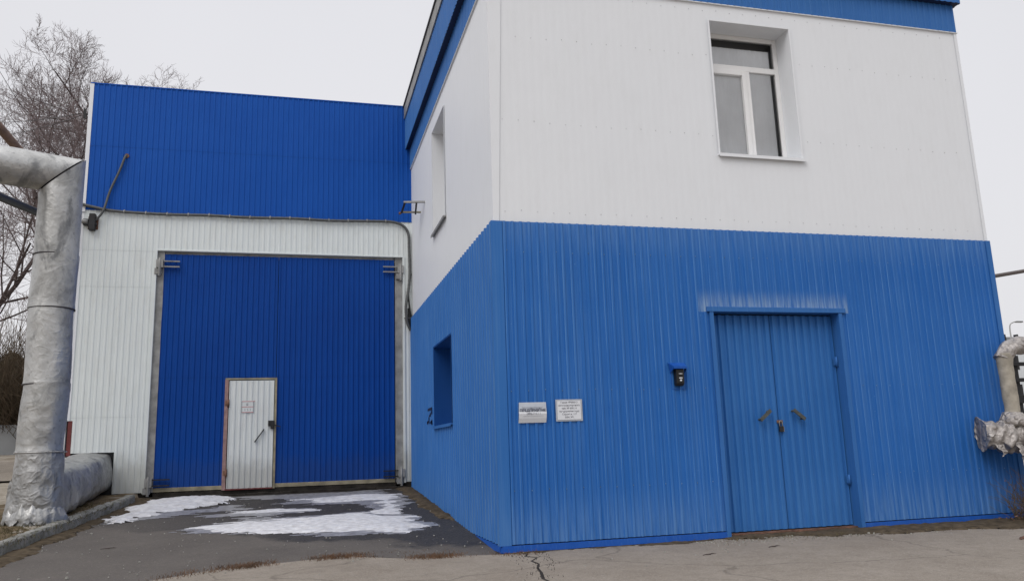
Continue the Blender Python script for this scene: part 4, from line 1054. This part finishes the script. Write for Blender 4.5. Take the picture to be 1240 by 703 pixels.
# ================================================================== TREES
def bare_tree(name, label, base, height, seed, lean=(0, 0), spread=.55, trunk_r=.22, first=.25, dens=1.0, group='bare trees behind the hall'):
    rnd = random.Random(seed)
    t = thing(name, label, 'tree', base, group)
    trunk = MB(); limbs = MB(); tw = MB()
    def grow(p, d, length, r, depth):
        seg = 6 if depth < 2 else (4 if depth < 4 else 3)
        pts = [p.copy()]; rs = [r]; q = p.copy(); dd = d.copy()
        for i in range(seg):
            w = .10+.05*depth
            dd = (dd+Vector((rnd.uniform(-w, w), rnd.uniform(-w, w), rnd.uniform(-w*.6, w)+(.05 if depth > 0 else 0)))).normalized()
            q = q+dd*length/seg; pts.append(q.copy()); rs.append(r*(1-.62*(i+1)/seg) if depth < 4 else r*(1-.5*(i+1)/seg))
        tgt = trunk if depth == 0 else (limbs if depth < 3 else tw)
        tgt.tube(pts, rs, 9 if depth == 0 else (6 if depth < 3 else 3), cap=False)
        if depth >= 5: return
        nch = {0: 9, 1: 8, 2: 7, 3: 6, 4: 5}[depth]
        nch = max(2, int(nch*dens))
        for c in range(nch):
            s = (first if depth == 0 else .18)+(1-(first if depth == 0 else .18))*(c+rnd.random()*.8)/nch
            f = min(s, .995)*seg; i = min(int(f), seg-1); pos = pts[i].lerp(pts[i+1], f-i); rr = rs[i]*(1-(f-i))+rs[i+1]*(f-i)
            ax = (pts[i+1]-pts[i]).normalized()
            a = rnd.uniform(0, 6.283); side = ax.orthogonal().normalized(); side = Matrix.Rotation(a, 3, ax) @ side
            ang = rnd.uniform(.35, .75)*(spread/.55)
            nd = (ax*math.cos(ang)+side*math.sin(ang)).normalized()
            ln = length*(rnd.uniform(.50, .72) if depth else rnd.uniform(.42, .62))*(1.12-.45*s)
            grow(pos, nd, ln, max(rr*rnd.uniform(.45, .62), .0055), depth+1)
    d0 = Vector((lean[0], lean[1], 1)).normalized()
    grow(Vector(base), d0, height*.72, trunk_r, 0)
    trunk.build('trunk', M_bark, t); limbs.build('limbs', M_bark, t); tw.build('crown', M_twig, t)
    return t
bare_tree('bare_tree', 'tall leafless tree whose fan-shaped crown rises behind the upper left corner of the hall', (-9.7, 20, gz(-9, 20)), 16.5, 5, (.015, 0), .78, .27, .22, 1.05)
bare_tree('bare_tree', 'leafless tree left of the tallest one, seen behind the silver overhead pipe', (-11.8, 17, gz(-11, 17)), 13.5, 21, (-.05, 0), .75, .20, .25, .95)
bare_tree('bare_tree', 'leafless tree directly behind the tallest one, its trunk farther back', (-10.9, 25, gz(-9, 25)), 16.6, 33, (.03, 0), .8, .2, .3, .95)
bare_tree('bare_tree', 'leafless tree farthest left, seen low beside the silver riser', (-15.6, 25, gz(-15, 25)), 11, 44, (.05, 0), .7, .2, .2, .85)
def evergreen(base, h, r, seed, label):
    rnd = random.Random(seed)
    t = thing('spruce_tree', label, 'tree', base, 'dark evergreens at the far left')
    mb = MB(); mb.tube([base, (base[0], base[1], base[2]+h*.95)], [.16, .02], 7); mb.build('trunk', M_bark, t)
    mb = MB()
    for k in range(6500):
        f = rnd.random()**.8; z = base[2]+.4+f*h*.95; rad = r*(1-f)**.8*(.8+.35*math.sin(f*26+seed))*rnd.uniform(.25, 1.0)+.05; a = rnd.uniform(0, 6.283)
        p = Vector((base[0]+rad*math.cos(a), base[1]+rad*math.sin(a), z-rad*.25)); o = Vector((math.cos(a), math.sin(a), -.35))*rnd.uniform(.15, .38); s = Vector((-math.sin(a), math.cos(a), rnd.uniform(-.3, .3)))*rnd.uniform(.04, .10)
        mb.add([p-s, p+s, p+o], [(0, 1, 2)])
    mb.build('crown', M_needles, t)
for i, (x, y, h, r, lb) in enumerate(((-17.4, 38, 5.2, 4.2, 'dark evergreen directly beside the silver riser in the far background'), (-19.9, 36, 5.6, 4.2, 'dark evergreen at the left frame edge in the far background'), (-15.0, 40, 6.0, 2.1, 'dark evergreen mostly hidden behind the silver riser'), (-22.4, 40, 9.0, 2.6, 'tall dark evergreen farthest left of the far row'))):
    evergreen((x, y, gz(x, y)), h, r, i+2, lb)
mb = MB()
for k in range(16):
    twigs(mb, (-26+k*.9, 34.5+random.uniform(-1, 1), gz(-18, 34)), 300, 8.2, .9, .018, 6, .35)
o = mb.build('undergrowth', M_scrub, kind='stuff'); o['label'] = 'brown leafless undergrowth below the far evergreens'; o['category'] = 'undergrowth'
fe = thing('concrete_fence', 'low grey panel fence across the far left background', 'fence', (-20, 32.5, gz(-20, 32.5)))
for i in range(10):
    x = -32+i*2.5; z = gz(x, 32.5)
    mb = MB(); mb.box((x+.06, 32.5, z), (x+2.44, 32.56, z+1.5)); mb.build('panel', M_fargrey, fe)
    mb = MB(); mb.box((x-.06, 32.44, z), (x+.06, 32.62, z+1.7)); mb.build('post', M_concrete, fe)

# ================================================================== FAR RIGHT
ab = thing('apartment_building', 'distant white panel block seen through the rack at the right edge', 'building', (78, 64, 0))
mb = MB(); mb.box((70.5, 60, 0), (95, 72, 10.9)); mb.build('wall', M_farwhite, ab)
mb = MB(); mb.box((70.2, 59.7, 10.9), (95.3, 72.3, 11.3)); mb.build('roof', M_fargrey, ab)
for i in range(7):
    for k in range(3):
        mb = MB(); x = 71.3+i*3.2; z = 1.6+k*3.1; mb.box((x, 59.95, z), (x+1.7, 60.05, z+1.5)); mb.build('window', M_dark, ab)
sl = thing('street_lamp', 'tiny distant street lamp with a curved arm at the far right', 'street lamp', (51.1, 40, 0))
mb = MB(); mb.tube([(51.0, 40, 0), (51.05, 40, 5), (51.1, 40, 9.0)], [.10, .08, .05], 8); mb.build('pole', M_steel, sl)
mb = MB(); mb.tube(smooth_path([(51.1, 40, 9.0), (51.2, 40, 9.45), (51.6, 40, 9.65), (51.9, 40, 9.68)], 5), .04, 8); mb.build('arm', M_steel, sl)
mb = MB(); mb.box((51.8, 39.88, 9.62), (52.4, 40.12, 9.74)); mb.build('lamp_head', M_fargrey, sl, .03)

# ================================================================== LIGHT, SKY, CAMERA
world = bpy.data.worlds.new('World'); scn.world = world; world.use_nodes = True
nt = world.node_tree; bg = nt.nodes['Background']
sky = N(nt, 'ShaderNodeTexSky'); sky.sky_type = 'NISHITA'; sky.sun_disc = False
EL, AZ = 46, 226        # azimuth: direction the sun stands in, clockwise from +Y
sky.sun_elevation = R(EL); sky.sun_rotation = R(AZ); sky.dust_density = 5; sky.air_density = 1.2
geo = N(nt, 'ShaderNodeTexCoord'); sx = N(nt, 'ShaderNodeSeparateXYZ'); L(nt, geo.outputs['Generated'], sx.inputs[0])
cl = noise_n(nt, geo.outputs['Generated'], 1.6, 4, .5)
grad = ramp(nt, sx.outputs['Z'], [(0, (.78, .775, .80)), (.55, (.75, .75, .785)), (1.0, (1.5, 1.5, 1.54))])
cloud = mix(nt, ramp(nt, cl, [(.3, 0), (.7, 1)]), (7.6, 7.6, 7.6), (8.15, 8.15, 8.15))
cloud = mix(nt, 1.0, cloud, grad, 'MULTIPLY')
# the closed cloud layer lets a little of the clear sky's colour through
cc_ = mix(nt, .95, sky.outputs[0], mix(nt, 1.0, cloud, (1.25, 1.25, 1.25), 'MULTIPLY'))
L(nt, cc_, bg.inputs['Color']); bg.inputs['Strength'].default_value = .10
sun = bpy.data.lights.new('sun', 'SUN'); sun.energy = 1.15; sun.angle = R(40); sun.color = (1, .97, .93)
so = bpy.data.objects.new('sun', sun); col.objects.link(so)
sd = Vector((math.sin(R(AZ))*math.cos(R(EL)), math.cos(R(AZ))*math.cos(R(EL)), math.sin(R(EL))))
so.rotation_euler = sd.to_track_quat('Z', 'Y').to_euler(); so.location = (0, -10, 20)

cam = bpy.data.cameras.new('camera'); co = bpy.data.objects.new('camera', cam); col.objects.link(co)
r = Vector((.96706881, -.25244656, -.03238276)); u = Vector((-.01786627, -.1942532, .98078871)); fw = Vector((.25388719, .94791162, .19236648))
mt = Matrix(((r.x, u.x, -fw.x, -2.4693), (r.y, u.y, -fw.y, -10.0461), (r.z, u.z, -fw.z, 1.2809), (0, 0, 0, 1)))
co.matrix_world = mt
cam.sensor_width = 36; cam.lens = 36*968.76/1240; cam.clip_end = 5000; cam.clip_start = .05
scn.camera = co
scn.render.resolution_x = 1024; scn.render.resolution_y = 580
scn.view_settings.view_transform = 'Standard'; scn.view_settings.look = 'None'; scn.view_settings.gamma = 1
scn.view_settings.exposure = .08
